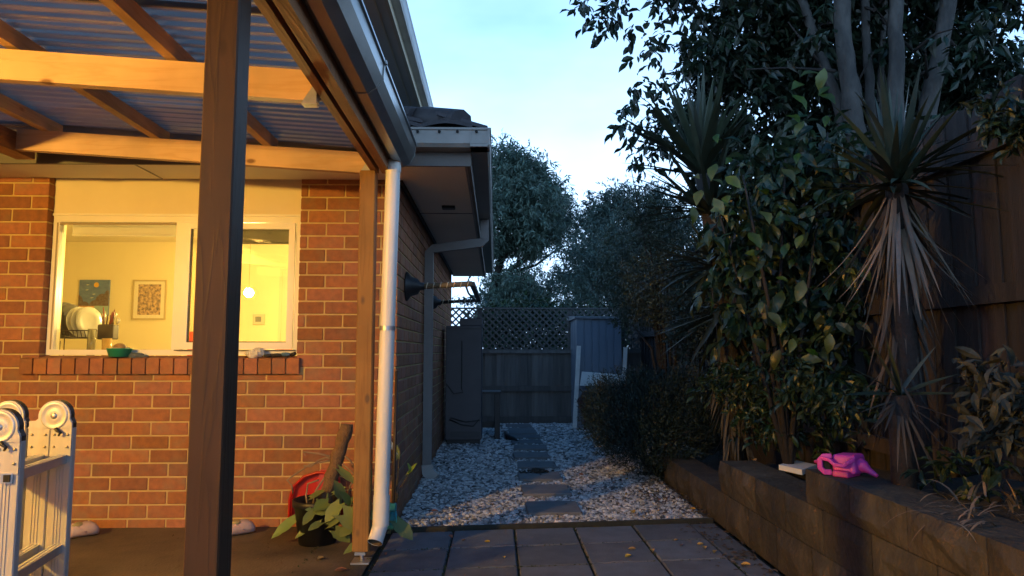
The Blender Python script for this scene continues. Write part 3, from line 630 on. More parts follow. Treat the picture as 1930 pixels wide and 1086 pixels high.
# ================================================================== LADDER
lad = thing('ladder', (-1.55, 2.2, 0), 'folded aluminium hinged ladder standing upright on the patio', 'ladder')
secs = [-1.41, -1.483, -1.562, -1.635]      # outer x of four folded sections
LYs = (2.02, 2.37); NX = .066
for si, xr in enumerate(secs):
    x_far = xr
    for Y in LYs:
        xr = x_far + (NX if Y < 2.2 else 0); xl = xr-.070
        b = MB(); b.cbox(xl, xr, Y, Y+.024, .012, .85, .003)
        for gx in (.025, .035, .045): b.box(xl+gx-.0015, xl+gx+.0015, Y-.0018, Y+.001, .05, .84)
        stl = b.build('stile', alu_m, lad)
        b = MB(); b.cbox(xl-.002, xr+.002, Y-.003, Y+.027, 0, .035, .003); b.build('foot', rubber_m, stl)
        b = MB(); b.box(xl+.001, xr-.001, Y-.004, Y-.001, .755, .87)
        plate = b.build('hinge_plate', alu_m, stl)
        b = MB()
        for rx in (.013, .057):
            for rz in (.785, .825): b.lathe((xl+rx, Y-.004, rz), [(.0045,0),(.004,-.003),(0,-.0045)], 8, (0,1,0))
        b.build('rivet', mat('brass_rivet', (.6,.5,.3), (.5,.42,.26), .35, metal=.9), stl)
    for rz in (.745, .455, .165):
        b = MB(); xf = x_far-.029; xn = xf+NX; ya, yb2 = LYs[0]-.008, LYs[1]+.002
        b.rtube([(xn,ya,rz),(xf,yb2,rz)], .030, .028); rg = b.build('rung', alu_d, lad)
        b = MB(); b.box(xn-.010, xn+.010, ya-.0015, ya+.002, rz-.010, rz+.010); b.build('rung_end', hole_m, rg)
        b = MB(); b.rtube([(xn-.007,ya+.034,rz+.0145),(xf-.007,yb2-.004,rz+.0145)], .002, .003); b.rtube([(xn+.007,ya+.034,rz+.0145),(xf+.007,yb2-.004,rz+.0145)], .002, .003); tag(b.build('rung_ridge', alu_d, rg), kind='stuff')
for pi, xr in enumerate((secs[0], secs[2])):
    for Y in LYs:
        xc = xr - .0715 + (NX if Y < 2.2 else 0)
        # hinge head: two rounded cheeks over a pair of stiles
        prof = [(xc+.0715,.86)]
        for a in np.linspace(-8, 188, 15): prof.append((xc+.012+.052*math.cos(R(a)), .885+.052*math.sin(R(a))))
        prof += [(xc-.0715,.85),(xc-.0715,.845),(xc+.0715,.845)]
        b = MB(); b.extrude([(p, q) for p, q in prof], 'y', Y-.007, Y+.0005)
        hh = [b.v[i] for i in range(len(b.v))]; hd = b.build('hinge', alu_m, lad)
        b = MB(); b.extrude([(p, q+.002) for p, q in prof], 'y', Y+.0005, Y+.020); b.build('hinge_core', black_m, hd)
        b = MB(); b.lathe((xc+.012, Y-.007, .887), [(.046,0),(.044,-.002),(.040,-.003),(.035,-.0008),(.024,-.0006),(.020,-.0016),(.013,-.0016),(0,-.0016)], 20, (0,1,0)); b.build('hinge_boss', alu_m, hd)
        b = MB(); b.lathe((xc+.012, Y-.010, .887), [(.012,.006),(.010,.000),(0,-.001)], 12, (0,1,0)); b.build('pivot', galv_m, hd)
        b = MB(); b.tube([(xc+.022,Y-.012,.846),(xc+.030,Y-.014,.838),(xc+.040,Y-.014,.832),(xc+.034,Y-.013,.822)], [.006,.005,.005,.003], 8); b.build('lock_lever', black_m, hd)

# ================================================================== SMALL THINGS AT THE WALL
def clog(px, py, Y, rz, label):
    c = at(px, py, Y); o = thing('clog', (c.x, c.y, 0), label, 'shoe', 'clogs by the wall')
    n = 10; vs = []; fs = []; L = .19
    secs_ = [(0,.032,.07),(.02,.040,.085),(.05,.042,.080),(.085,.046,.085),(.115,.050,.082),(.14,.046,.066),(.155,.030,.045)]
    for yy, hw, h in secs_:
        for k in range(n):
            t = 2*math.pi*k/n; vs.append((hw*math.cos(t), yy, max(0.0, h/2+h/2*math.sin(t)*1.0)))
    for i in range(len(secs_)-1):
        for k in range(n): fs.append((i*n+k, i*n+(k+1) % n, (i+1)*n+(k+1) % n, (i+1)*n+k))
    fs += [tuple(range(n))[::-1], tuple((len(secs_)-1)*n+k for k in range(n))]
    ca, sa_ = math.cos(rz), math.sin(rz)
    T = lambda p: (c.x + p[0]*ca - p[1]*sa_, c.y + p[0]*sa_ + p[1]*ca, p[2]+.002)
    b = MB(); b.add([T(p) for p in vs], fs, True); b.build('upper', mat('pink_foam', (.52,.39,.37), (.42,.31,.30), .7, 20), o)
    b = MB(); b.sphere(T((0,.045,.072)), .033, 12, 6, (1,1.2,.42)); b.build('opening', mat('clog_lining', (.42,.36,.16), (.3,.26,.12), .8), o)
    b = MB(); b.tube([T((-.04,.085,.03)), T((-.03,.03,.068)), T((0,.005,.075)), T((.03,.03,.068)), T((.04,.085,.03))], .006, 6); b.build('heel_strap', mat('pink_foam', (.7,.56,.55)), o)
clog(130, 988, 4.25, R(-48), 'pale pink clog on the patio just right of the ladder')
clog(430, 992, 4.28, R(-50), 'pale pink clog half hidden behind the near brown post')
# bowl with scraps, shadow lumps and sponge on the sill
c = at(224, 668, WY+.0); zs = 1.066
bo = thing('bowl', (c.x, c.y, zs), 'green plastic bowl of scraps on the brick window sill', 'bowl')
b = MB(); b.lathe((c.x,c.y+.005,zs), [(0,.001),(.058,.001),(.074,.05),(.078,.052),(.076,.055),(.071,.05),(.056,.008),(0,.008)], 24); b.build('shell', mat('green_plastic', (.02,.30,.19), (.018,.26,.16), .35), bo)
b = MB()
for q in range(16):
    a = random.uniform(0,6.28); r = random.uniform(0,.055); b.sphere((c.x+r*math.cos(a), c.y+.005+r*math.sin(a), zs+.047+random.uniform(0,.008)), random.uniform(.010,.017), 7, 5, (1.3,1,.6))
b.build('scraps', mat('scraps', (.5,.47,.38), (.15,.13,.10), .8, 60, island=.5), bo)
b = MB(); b.sphere((c.x-.005, c.y+.015, zs+.062), .032, 12, 8, (1.25,1,.85)); b.build('peel', mat('brown_peel', (.34,.21,.09), (.24,.14,.06), .6, 30), bo)
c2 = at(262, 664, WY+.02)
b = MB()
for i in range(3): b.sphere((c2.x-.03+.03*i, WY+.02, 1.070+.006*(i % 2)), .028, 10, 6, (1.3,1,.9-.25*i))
tag(b.build('lump', mat('shadow_slate', (.10,.13,.16), (.07,.09,.12), .9, 20)), 'slate blue lumps standing in for the shadow of the green bowl', 'lump')  # dark lumps added in place of the bowl's shadow
b = MB(); cs = at(256, 652, WY+.15); b.cbox(cs.x-.04, cs.x+.05, WY+.14, WY+.20, 1.042, 1.115, .006)
tag(b.build('sponge', mat('pink_sponge', (.55,.36,.25), (.48,.3,.2), .9, 60, bump=.5)), 'pinkish sponge inside the window behind the bowl', 'sponge')
c3 = at(480, 660, WY+.0)
b = MB()
vs = []
for q in range(9):
    a = q/9*6.28; b.sphere((c3.x+.045*math.cos(a)*random.uniform(.3,1), WY+.01+.015*math.sin(a), 1.085+random.uniform(-.01,.022)), random.uniform(.02,.034), 6, 5, (1.2,.8,random.uniform(.6,1.0)))
ob = b.build('plastic_bag', mat('bag_plastic', (.72,.70,.64), (.55,.53,.48), .3, 30, bump=.6)); tag(ob, 'crumpled white plastic bag on the sill right of the post', 'bag')
for p in ob.data.polygons: p.use_smooth = False
gl = thing('gardening_glove', at(530, 664, WY), 'dark gardening glove with blue cuff at the end of the sill', 'glove'); gc = at(532, 662, WY+.0)
b = MB(); b.sphere((gc.x-.035, WY+.01, 1.078), .03, 10, 6, (1.6,.9,.4)); b.tube([(gc.x-.07,WY+.0,1.076),(gc.x-.115,WY-.01,1.074)], [.012,.008], 6); b.tube([(gc.x-.07,WY+.02,1.078),(gc.x-.12,WY+.02,1.076)], [.012,.008], 6); b.build('palm', mat('glove_dark', (.05,.045,.04), (.03,.03,.03), .9), gl)
b = MB(); b.sphere((gc.x+.02, WY+.01, 1.082), .028, 10, 6, (1.3,.9,.5)); b.build('cuff', mat('glove_blue', (.08,.17,.28), (.06,.13,.22), .9), gl)
b = MB(); b.tube([(gc.x+.055,WY+.01,1.078),(gc.x+.085,WY+.0,1.09)], [.014,.012], 6); b.build('toggle', black_m, gl)

# kitchen things behind the glass
KY = 4.95
dk = thing('dish_rack', at(140, 640, KY), 'black wire dish rack on the bench behind the window', 'dish rack')
r0 = at(100, 638, KY); r1 = at(186, 638, KY); zt = at(140, 624, KY).z; zb = at(140, 637, KY).z
b = MB()
for yy in (KY-.13, KY+.13):
    for z in (zt, zb): b.tube([(r0.x,yy,z),(r1.x,yy,z)], .0045, 6)
for xx in (r0.x, r1.x):
    for z in (zt, zb): b.tube([(xx,KY-.13,z),(xx,KY+.13,z)], .004, 6)
b.build('frame', black_m, dk)
b = MB()
for q in range(13):
    xx = r0.x + (r1.x-r0.x)*q/12; b.tube([(xx,KY-.13,zt),(xx+.012,KY-.13,zb),(xx+.012,KY+.13,zb),(xx,KY+.13,zt)], .0028, 5)
b.build('wires', black_m, dk)
b = MB()
for xx in (r0.x, r1.x):
    for yy in (KY-.13, KY+.13): b.tube([(xx,yy,zb),(xx,yy,1.04)], .004, 6)
b.build('leg', black_m, dk)
dark_pl = mat('dark_plate', (.06,.065,.06), (.05,.05,.05), .25); pale_pl = mat('pale_plate', (.52,.52,.46), (.45,.45,.4), .2)
for (px, py, rad, m_, lab) in ((113,604,.125,dark_pl,'dark plate leftmost in the dish rack'),(122,604,.124,dark_pl,'dark plate second from the left in the rack'),(133,606,.118,dark_pl,'dark plate third from left, before the pale plates'),(148,610,.108,pale_pl,'pale grey plate behind the other pale plates in the rack'),(156,611,.106,pale_pl,'pale grey plate between two other pale plates'),(166,612,.108,pale_pl,'pale dinner plate at the right end of the rack, its face showing')):
    c = at(px, py, KY); ax = Vector((.93, -.34, .12)).normalized()
    b = MB(); b.lathe((c.x, c.y, zb+.004+rad*.99), [(0,-.004),(rad*.55,-.004),(rad*.97,.012),(rad,.014),(rad*.98,.018),(rad*.55,.003),(0,.002)], 28, ax)
    tag(b.build('plate', m_), lab, 'plate', 'plates in the dish rack')
ch = at(203, 642, KY+.02); cz = at(203, 640, KY).z; czt = at(203, 612, KY).z
cu = thing('cutlery_holder', (ch.x, ch.y, cz), 'black cutlery holder full of forks and spoons by the plates', 'cutlery holder')
b = MB(); b.cbox(ch.x-.05, ch.x+.06, KY-.03, KY+.05, cz, czt, .006); b.box(ch.x-.042, ch.x+.052, KY-.024, KY+.044, czt-.0005, czt+.001); b.build('box', black_m, cu)
ut = [mat('red_handle', (.22,.03,.03), (.16,.02,.02), .4), mat('dark_handle', (.05,.05,.045), (.04,.04,.04), .4), mat('steel_cutlery', (.5,.5,.45), (.4,.4,.36), .3, metal=.9)]
for q in range(13):
    x0_ = ch.x + random.uniform(-.035,.04); dx = random.uniform(-.04,.05); l = random.uniform(.05,.13)
    b = MB(); b.tube([(x0_,KY+.01,czt-.02),(x0_+dx*.5,KY+.01,czt+l*.6),(x0_+dx*.7,KY+.01,czt+l)], [.004,.006,.003], 6); b.build('utensil', ut[q % 3 if q != 2 else 0], cu)
b = MB(); sp = at(222, 605, KY); b.tube([(ch.x+.04,KY,czt-.02),(sp.x-.01,KY,sp.z-.03)], .004, 6); b.sphere((sp.x,KY,sp.z), .022, 10, 6, (.75,.3,1.2)); b.build('spoon', ut[2], cu)
gcup = glass_mat('clear_tumbler', (.80,.80,.74), .12)
for (px, py0, py1, rad, lab, m_) in ((172,655,620,.026,'tall clear drinking glass before the dish rack',gcup),(201,656,638,.032,'short glass of amber liquid beside the cutlery holder',mat('amber_jar', (.45,.30,.10), (.35,.22,.07), .15)),(107,656,643,.022,'small glass jar at the left end of the bench',gcup)):
    c = at(px, py0, KY-.15); zt2 = at(px, py1, KY-.15).z; z0 = 1.041; h = zt2-z0
    b = MB(); b.lathe((c.x,c.y,z0), [(0,0),(rad*.85,0),(rad,h),(rad*.92,h),(rad*.78,.006),(0,.006)], 18); tag(b.build('drinking_glass', m_), lab, 'glass', 'glasses on the kitchen bench')
def wbox(px0, px1, py0, py1, Y, th):
    a = at(px0, py1, Y); c = at(px1, py0, Y); return (a.x, c.x, Y-th, Y-.001, a.z, c.z)
# painting: blue sky, yellow disc, dark hills, pale foot
x0,x1,y0,y1,z0,z1 = wbox(148,209,528,596,KB,.02)
pa = thing('painting', ((x0+x1)/2, KB, z0), 'small blue painting of dark hills under a yellow sun', 'painting')
b = MB(); b.cbox(x0,x1,y0,y1,z0,z1,.002); b.build('canvas', mat('painted_blue', (.09,.16,.36), (.16,.28,.48), .7, 14, 6, stretch=(1,1,2)), pa)
zm = z0+(z1-z0)*.28
b = MB(); b.lathe((x0+(x1-x0)*.57, y0-.0015, z1-(z1-z0)*.14), [(.028,0),(0,-.0005)], 16, (0,1,0)); b.build('sun_disc', mat('paint_yellow', (.8,.5,.06), (.7,.4,.05), .6), pa)
b = MB()
for hx, hw, hh_ in ((.0,.28,.30),(.22,.22,.12),(.55,.3,.16),(.78,.42,.34),(.95,.25,.44)):
    c = x0+(x1-x0)*hx; W_ = (x1-x0)*hw; pts = [(max(x0,min(x1,c+W_*math.cos(a)/1.6)), y0-.0012-.0004*hx, zm+(z1-z0)*hh_*math.sin(a)) for a in np.linspace(0,math.pi,9)]; b.add(pts, [tuple(range(9))])
b.build('hill', mat('paint_brown', (.10,.055,.035), (.2,.2,.22), .7, 40), pa)
b = MB(); b.add([(x0,y0-.002,z0),(x0+(x1-x0)*.48,y0-.002,z0),(x0+(x1-x0)*.55,y0-.002,zm),(x0,y0-.002,zm)], [(0,1,2,3)]); b.build('orange_foot', mat('paint_orange', (.65,.33,.12), (.6,.4,.2), .7), pa)
b = MB(); b.add([(x0+(x1-x0)*.48,y0-.002,z0),(x1,y0-.002,z0),(x1,y0-.002,zm),(x0+(x1-x0)*.55,y0-.002,zm)], [(0,1,2,3)]); b.build('water_foot', mat('paint_aqua', (.30,.48,.50), (.35,.5,.45), .7), pa)
b = MB()
for sx, sz in ((.28,.86),(.27,.72),(.5,.6),(.44,.5)):
    c = (x0+(x1-x0)*sx, y0-.0016, z0+(z1-z0)*(.28+.72*(sz-.28)/.72)); b.add([(c[0]-.02,c[1],c[2]),(c[0],c[1],c[2]-.006),(c[0]+.022,c[1],c[2]+.004),(c[0],c[1],c[2]+.007)], [(0,1,2,3)])
b.build('brush_stroke', mat('paint_pale', (.55,.6,.55), (.5,.55,.5), .7), pa)
x0,x1,y0,y1,z0,z1 = wbox(249,316,528,603,KB,.02)
fp = thing('framed_print', ((x0+x1)/2, KB, z0), 'framed print of dark foliage with a wide pale mount', 'print')
b = MB()
for (a0,a1,b0,b1) in ((x0,x0+.018,z0,z1),(x1-.018,x1,z0,z1),(x0+.018,x1-.018,z0,z0+.018),(x0+.018,x1-.018,z1-.018,z1)): b.box(a0,a1,y0,KB-.001,b0,b1)
b.build('frame', mat('pale_gold_frame', (.55,.46,.26), (.5,.42,.24), .4), fp)
b = MB(); b.box(x0+.018,x1-.018,y0+.006,KB-.002,z0+.018,z1-.018); b.build('mount', mat('mount_card', (.82,.78,.62), (.8,.76,.6), .8), fp)
b = MB(); b.box(x0+.06,x1-.06,y0+.004,y0+.006,z0+.055,z1-.05); b.build('picture', mat('print_foliage', (.72,.50,.30), (.13,.12,.13), .8, 34, 6, contrast=1.6), fp)
x0,x1,y0,y1,z0,z1 = wbox(478,500,592,612,KB,.025)
b = MB(); b.cbox(x0,x1,y0,KB-.002,z0,z1,.004); th = tag(b.build('thermostat', mat('thermostat_body', (.62,.57,.42), (.6,.55,.4), .5)), 'small square thermostat on the kitchen wall', 'thermostat')
b = MB(); b.box(x0+.025,x1-.035,y0-.001,y0+.001,z0+.03,z1-.03); b.build('screen', mat('thermostat_screen', (.22,.24,.2), (.2,.22,.18), .3), th)
c = at(368, 642, 5.1); b = MB(); zr = at(368,625,5.1).z; b.cbox(at(355,640,5.1).x, at(392,640,5.1).x, 5.08, 5.16, 1.041, zr, .01)
tag(b.build('red_box', mat('red_card', (.62,.03,.03), (.5,.02,.02), .5)), 'bright red box on the kitchen bench left of the post', 'box')
c = at(532, 645, 5.05); b = MB(); b.lathe((c.x,5.05,1.041), [(.0,0),(.05,0),(.085,.05),(.075,.072),(.04,.085),(0,.09)], 18); tag(b.build('orange_lid', mat('orange_plastic', (.65,.2,.05), (.55,.16,.04), .4)), 'domed orange lid on the bench at the window corner', 'lid')

# ================================================================== POT PLANT CORNER
pc = gnd(598, 1022); pot = thing('potted_plant', (pc.x, pc.y, 0), 'philodendron with arrow leaves and mossy pole in black pot', 'plant')
PX, PY = pc.x, pc.y
b = MB(); b.lathe((PX,PY,0), [(0,.001),(.105,.001),(.135,.21),(.145,.212),(.146,.245),(.138,.248),(.130,.20),(0,.20)], 28); b.build('pot', black_m, pot)
b = MB(); b.lathe((PX,PY,.205), [(.131,0),(.07,.012),(0,.008)], 20); b.build('soil', soil_m, pot)
ptop = at(655, 800, PY+.03); pbase = Vector((PX+.03, PY, .21))
b = MB(); n = 14; pts = [pbase + (ptop-pbase)*(i/n) + Vector((.004*math.sin(i*2.1),0,0)) for i in range(n+1)]; b.tube(pts, [.040+.004*math.sin(i*1.7) for i in range(n+1)], 12)
b.build('moss_pole', mat('coir_pole', (.22,.13,.07), (.13,.08,.045), .95, 40, 8, bump=1.0, bscale=120), pot)
root_m = mat('aerial_root', (.30,.22,.14), (.2,.14,.09), .8, 20)
for pts in ([(632,868),(616,862),(600,868),(585,880),(572,878)], [(628,862),(600,855),(572,852),(575,858)], [(622,868),(585,875),(555,895),(541,905),(550,915),(552,930)], [(600,905),(580,912),(577,935),(580,960)], [(645,875),(662,888),(674,900),(660,915),(655,945)], [(650,860),(660,868),(667,880)], [(612,900),(595,925),(590,950)]):
    b = MB(); b.tube([at(px, py, PY+.02*math.sin(i*1.3)) for i, (px, py) in enumerate(pts)], [.0055]*len(pts), 6); b.build('aerial_root', root_m, pot)
leafg = mat('philodendron_leaf', (.15,.23,.085), (.19,.25,.07), .45, 14, transl=.2, rand=.3, spec=.4)
stem_m = mat('green_stem', (.12,.16,.05), (.09,.12,.04), .6, 20)
def broad_leaf(name, base, tip, width, m, parent, nrm=(0,-.6,.8), lobes=.25, curl=.04):
    base = Vector(base); tip = Vector(tip); d = tip-base; L = d.length; d.normalize(); s = d.cross(Vector(nrm)).normalized(); nn = s.cross(d); vs = []; fs = []
    n = 8
    for i in range(n+1):
        t = i/n; w_ = width*.5*(math.sin(math.pi*min(1, .08+t*.92))**.75)*(1.15-.45*t)
        if i == 0: w_ = width*.30
        p = base + d*(L*t) + nn*(-curl*L*4*(t-.35)**2*.5)
        back = -d*(lobes*L if i == 0 else (lobes*.4*L if i == 1 else 0))
        wv = 1+.08*math.sin(i*2.3)
        vs += [p - s*w_*wv + nn*w_*.18 + back, p - s*w_*.5 + nn*w_*.05 + back*.4, p, p + s*w_*.5 + nn*w_*.05 + back*.4, p + s*w_/wv + nn*w_*.18 + back]
        if i < n: fs += [(5*i+k, 5*i+k+1, 5*i+6+k, 5*i+5+k) for k in range(4)]
    b = MB(); b.add(vs, fs, True); return b.build(name, m, parent, fixnormals=False)
pleaves = [((560,975),(510,1015),.075,-.04),((600,978),(555,1015),.06,-.06),((598,960),(625,968),.08,-.16),((585,938),(612,925),.06,-.05),((640,972),(620,985),.07,-.12),((648,970),(704,1002),.14,-.34),((674,968),(699,886),.105,-.34),((640,885),(672,913),.05,-.1),((692,1014),(646,1044),.06,-.36),((662,975),(694,982),.07,-.33),((748,985),(778,1018),.085,-.30),((628,930),(652,918),.05,-.06),((618,948),(590,960),.09,-.16),((640,950),(612,985),.09,-.2),((655,960),(668,935),.06,-.2),((620,990),(648,975),.07,-.24),((688,960),(716,985),.05,-.35),((605,985),(580,1000),.05,-.2),((632,1000),(660,1022),.08,-.3),((660,995),(640,1012),.07,-.32),((615,965),(575,960),.07,-.12),((645,940),(630,905),.07,-.16),((700,1000),(724,988),.06,-.34),((670,1000),(690,1035),.07,-.36),((590,965),(570,990),.06,-.18),((660,950),(640,925),.06,-.22)]
for (bp, tp, wd, dy) in pleaves:
    broad_leaf('leaf', at(bp[0],bp[1],PY+dy), at(tp[0],tp[1],PY+dy-.05), wd, leafg, pot)
for pts in ([(598,940),(600,965),(610,985)],[(655,962),(690,975),(745,985)],[(640,985),(675,968)],[(618,930),(614,960),(608,985)],[(608,985),(640,1000),(660,1002),(680,990)],[(680,990),(690,1014)],[(600,985),(575,975)]):
    b = MB(); b.tube([at(px,py,PY-.10) for px, py in pts], .006, 6); b.build('stem', stem_m, pot)
# red dustpan against the wall
dp_ = thing('dustpan', at(590, 985, WY-.06), 'red plastic dustpan leaning on the wall behind the pot', 'dustpan'); yd = WY-.05
red_m = mat('red_plastic', (.50,.015,.012), (.42,.012,.01), .35)
prof = [(548,985),(549,940),(556,915),(575,897),(600,889),(625,890),(640,900),(648,985)]
b = MB(); V0 = [at(px,py,yd) for px, py in prof]; nV = len(V0)
b.add(V0 + [v + Vector((0,.012,0)) for v in V0], [tuple(range(nV)), tuple(range(nV,2*nV))[::-1]] + [(i,(i+1) % nV,(i+1) % nV+nV,i+nV) for i in range(nV)]); b.build('pan', red_m, dp_)
b = MB(); 
b.tube([v + Vector((0,-.03,0)) for v in V0], .010, 6); b.build('rim', red_m, dp_)
b = MB(); b.rtube([at(603,925,yd-.03), at(608,905,yd-.02), at(612,886,yd-.01)], .05, .016, (0,1,0)); b.build('handle', red_m, dp_)
# brush with teal bristles behind the pipe
br_ = thing('broom', gnd(742, 1000), 'upturned broom with teal bristles behind the white downpipe', 'broom'); yb_ = 4.2
b = MB(); b.tube([at(748,700,4.45), at(741,950,yb_)], .011, 8); b.build('handle', mat('dark_handle_wood', (.05,.035,.025), (.04,.03,.02), .6), br_)
b = MB(); c = at(738, 958, yb_); b.cbox(c.x-.03, c.x+.03, yb_-.02, yb_+.02, c.z-.02, c.z+.03, .008); b.build('head', mat('teal_plastic', (.02,.20,.26), (.02,.16,.2), .4), br_)
b = MB()
for q in range(60):
    u = random.uniform(-.026,.026); v = random.uniform(-.016,.016); b.tube([(c.x+u,yb_+v,c.z-.015),(c.x+u*1.7,yb_+v*1.8,c.z-.12)], [.0025,.0015], 4)
b.build('bristles', mat('teal_bristle', (.03,.28,.36), (.05,.4,.45), .5, 30, island=.4), br_)
# weedy climber at the corner
wc = thing('weed', gnd(745, 985), 'thin weed with bright leaf tips at the wall corner', 'weed')
b = MB()
for pts in ([(740,970),(752,925),(770,895),(782,872)],[(742,960),(750,905),(752,865),(748,840)],[(740,975),(746,940),(748,905)]): b.tube([at(px,py,4.4) for px, py in pts], [.004]*len(pts), 6)
b.build('stem', mat('brown_stem', (.06,.05,.03), (.05,.04,.025), .7), wc)
for (bp, tp, wd, mm) in (((770,892),(786,872),.025,mat('bright_leaf', (.20,.30,.03), (.25,.33,.05), .5, transl=.3)),((775,888),(768,872),.02,MATS['bright_leaf']),((750,862),(748,838),.03,stem_m),((738,838),(752,858),.035,mat('pale_leaf', (.45,.5,.5), (.4,.45,.45), .6))):
    broad_leaf('leaf', at(*bp,4.38), at(*tp,4.38), wd, mm, wc)

# ================================================================== ALONG THE SIDE OF THE HOUSE
cl = thing('clothesline', (WX, 5.7, 1.56), 'folding wall clothesline with two cord-wrapped arms on black cone mounts', 'clothesline')
ends = []
for Y in (4.92, 6.45):
    z = at(765, 540, 4.92).z if Y < 5 else at(805, 570, 6.45).z
    b = MB(); b.lathe((WX,Y,z), [(0,.001),(.105,.001),(.105,.012),(.072,.035),(.055,.085),(.03,.10),(.026,.13),(0,.13)], 18, (1,0,0)); b.build('cone_mount', black_m, cl)
    xe = at(890, 533, Y).x if Y < 5 else at(903, 572, Y).x
    b = MB(); b.tube([(WX+.12,Y,z),(xe,Y,z+.02)], .020 if Y < 5 else .016, 10); a = b.build('arm', mat('arm_wood', (.16,.12,.07), (.11,.085,.05), .7) if Y < 5 else black_m, cl)
    b = MB()
    for q in range(7):
        xx = WX+.15+(xe-WX-.18)*q/6; b.tube([(xx+.005*math.sin(t), Y+.022*math.cos(t), z+.004+.012*q/6+.022*math.sin(t)) for t in np.linspace(0,6.28,9)], .0035, 5, cap=False)
    b.build('cord', mat('pale_cord', (.55,.5,.36), (.45,.4,.3), .8), a)
    ends.append(Vector((xe, Y, z+.02)))
b = MB(); b.rtube([ends[0], ends[1]], .035, .03); b.tube([ends[0]+Vector((-.05,.02,-.005)), ends[0]+Vector((-.03,.1,-.06)), ends[1]+Vector((-.02,-.2,-.03))], .008, 6); b.build('end_bar', black_m, cl)
# tall grey cabinet
cx0 = at(840, 700, 8.3).x; cx1 = at(908, 700, 8.3).x; ct = at(870, 614, 8.3).z
cb = thing('cabinet', ((cx0+cx1)/2, 8.5, 0), 'tall dark grey metal water heater cabinet against the side wall', 'cabinet')
b = MB(); b.cbox(cx0, cx1, 8.3, 8.75, .06, ct, .008); b.build('body', cab_m, cb)
b = MB(); b.box(cx0-.004, cx1+.004, 8.296, 8.755, ct-.045, ct-.03); b.box(cx0+.06, cx1-.02, 8.293, 8.3, .09, .16); b.build('trim', mat('cabinet_trim', (.06,.055,.06), (.05,.05,.05), .5), cb)
b = MB(); b.box(cx0+.02, cx1-.02, 8.33, 8.73, 0, .06); b.build('plinth', black_m, cb)
b = MB(); b.cbox(cx0+.16, cx1+.005, 8.36, 8.72, ct+.001, ct+.09, .006); b.build('flue', cab_m, cb)
b = MB(); xx = cx0+.19
b.tube([(xx,8.294,ct-.18),(xx+.002,8.292,.78),(xx,8.294,.66),(xx+.02,8.29,.62),(xx-.09,8.29,.6),(xx-.18,8.29,.72)], .006, 6); b.tube([(cx0+.05,8.29,.30),(xx,8.288,.24),(cx1-.1,8.288,.22),(cx1-.03,8.29,.30)], .008, 6); b.tube([(cx0+.06,8.29,.32),(xx+.05,8.285,.27),(cx1-.02,8.29,.29)], .006, 6); b.build('cable', black_m, cb)
# low black stand beyond the cabinet
sx0 = at(905, 740, 8.8).x; sx1 = at(944, 740, 8.8).x; szt = at(930, 738, 8.8).z
stn = thing('metal_stand', ((sx0+sx1)/2, 8.9, 0), 'low black metal stand on the gravel beside the grey cabinet', 'stand')
b = MB(); b.cbox(sx0-.15, sx1, 8.75, 9.1, szt-.02, szt, .004); b.build('top', black_m, stn)
for (lx, ly) in ((sx1-.045,8.78),(sx1-.045,9.07),(sx0-.12,8.78),(sx0-.12,9.07)):
    b = MB(); b.cbox(lx-.035, lx+.035, ly-.02, ly+.02, 0, szt-.02, .004); b.build('leg', black_m, stn)
b = MB(); b.box(sx0-.12, sx1-.05, 9.06, 9.08, .12, .20); b.build('rail', black_m, stn)
# hose nozzle dropped on the gravel
b = MB(); b.tube([gnd(952,815,.02), gnd(958,824,.05), gnd(970,828,.03), gnd(975,832,.02)], [.02,.035,.03,.012], 8); tag(b.build('hose_nozzle', black_m), 'black hose fitting lying on gravel by the far stepping stones', 'hose')

# stepping stones
for i, (sy, sx) in enumerate(STEPS):
    b = MB(); wv = .186; a = random.uniform(-.04,.04)
    b.cbox(-wv, wv, 0, .365, -.05, .022, .006)
    o = b.build('stepping_stone', mat('stepping_paver', (.17,.17,.17), (.12,.12,.12), .85, 9, 8, bump=.3, bscale=120, rand=.15), origin=(0,0,-.05))
    o.location = (sx, sy, -.05+.004*(i % 3)); o.rotation_euler = (0, 0, a); WORLD[o.name] = Vector(o.location)
    names = ['nearest', 'second', 'third', 'fourth', 'fifth', 'sixth', 'seventh', 'eighth', 'ninth', 'tenth', 'farthest']
    lab = {2: 'third square grey stepping stone, with a heap of dirt on it'}.get(i, f'{names[i]} square grey stepping stone from the pavers, set in white gravel')
    tag(o, lab, 'stepping stone', 'stepping stones in the gravel')
c = gnd(1012, 893, .02); vs = []
b = MB()
for q in range(60):
    a = random.uniform(0,6.28); r = abs(random.gauss(0,.055)); b.sphere((c.x+r*1.4*math.cos(a), c.y+.02+r*math.sin(a)*.8, .03+max(0,.03-r*.3)), random.uniform(.008,.018), 6, 4, (1,1,.7))
tag(b.build('dirt_heap', soil_m), 'small heap of dark dirt on the third stepping stone', 'dirt')

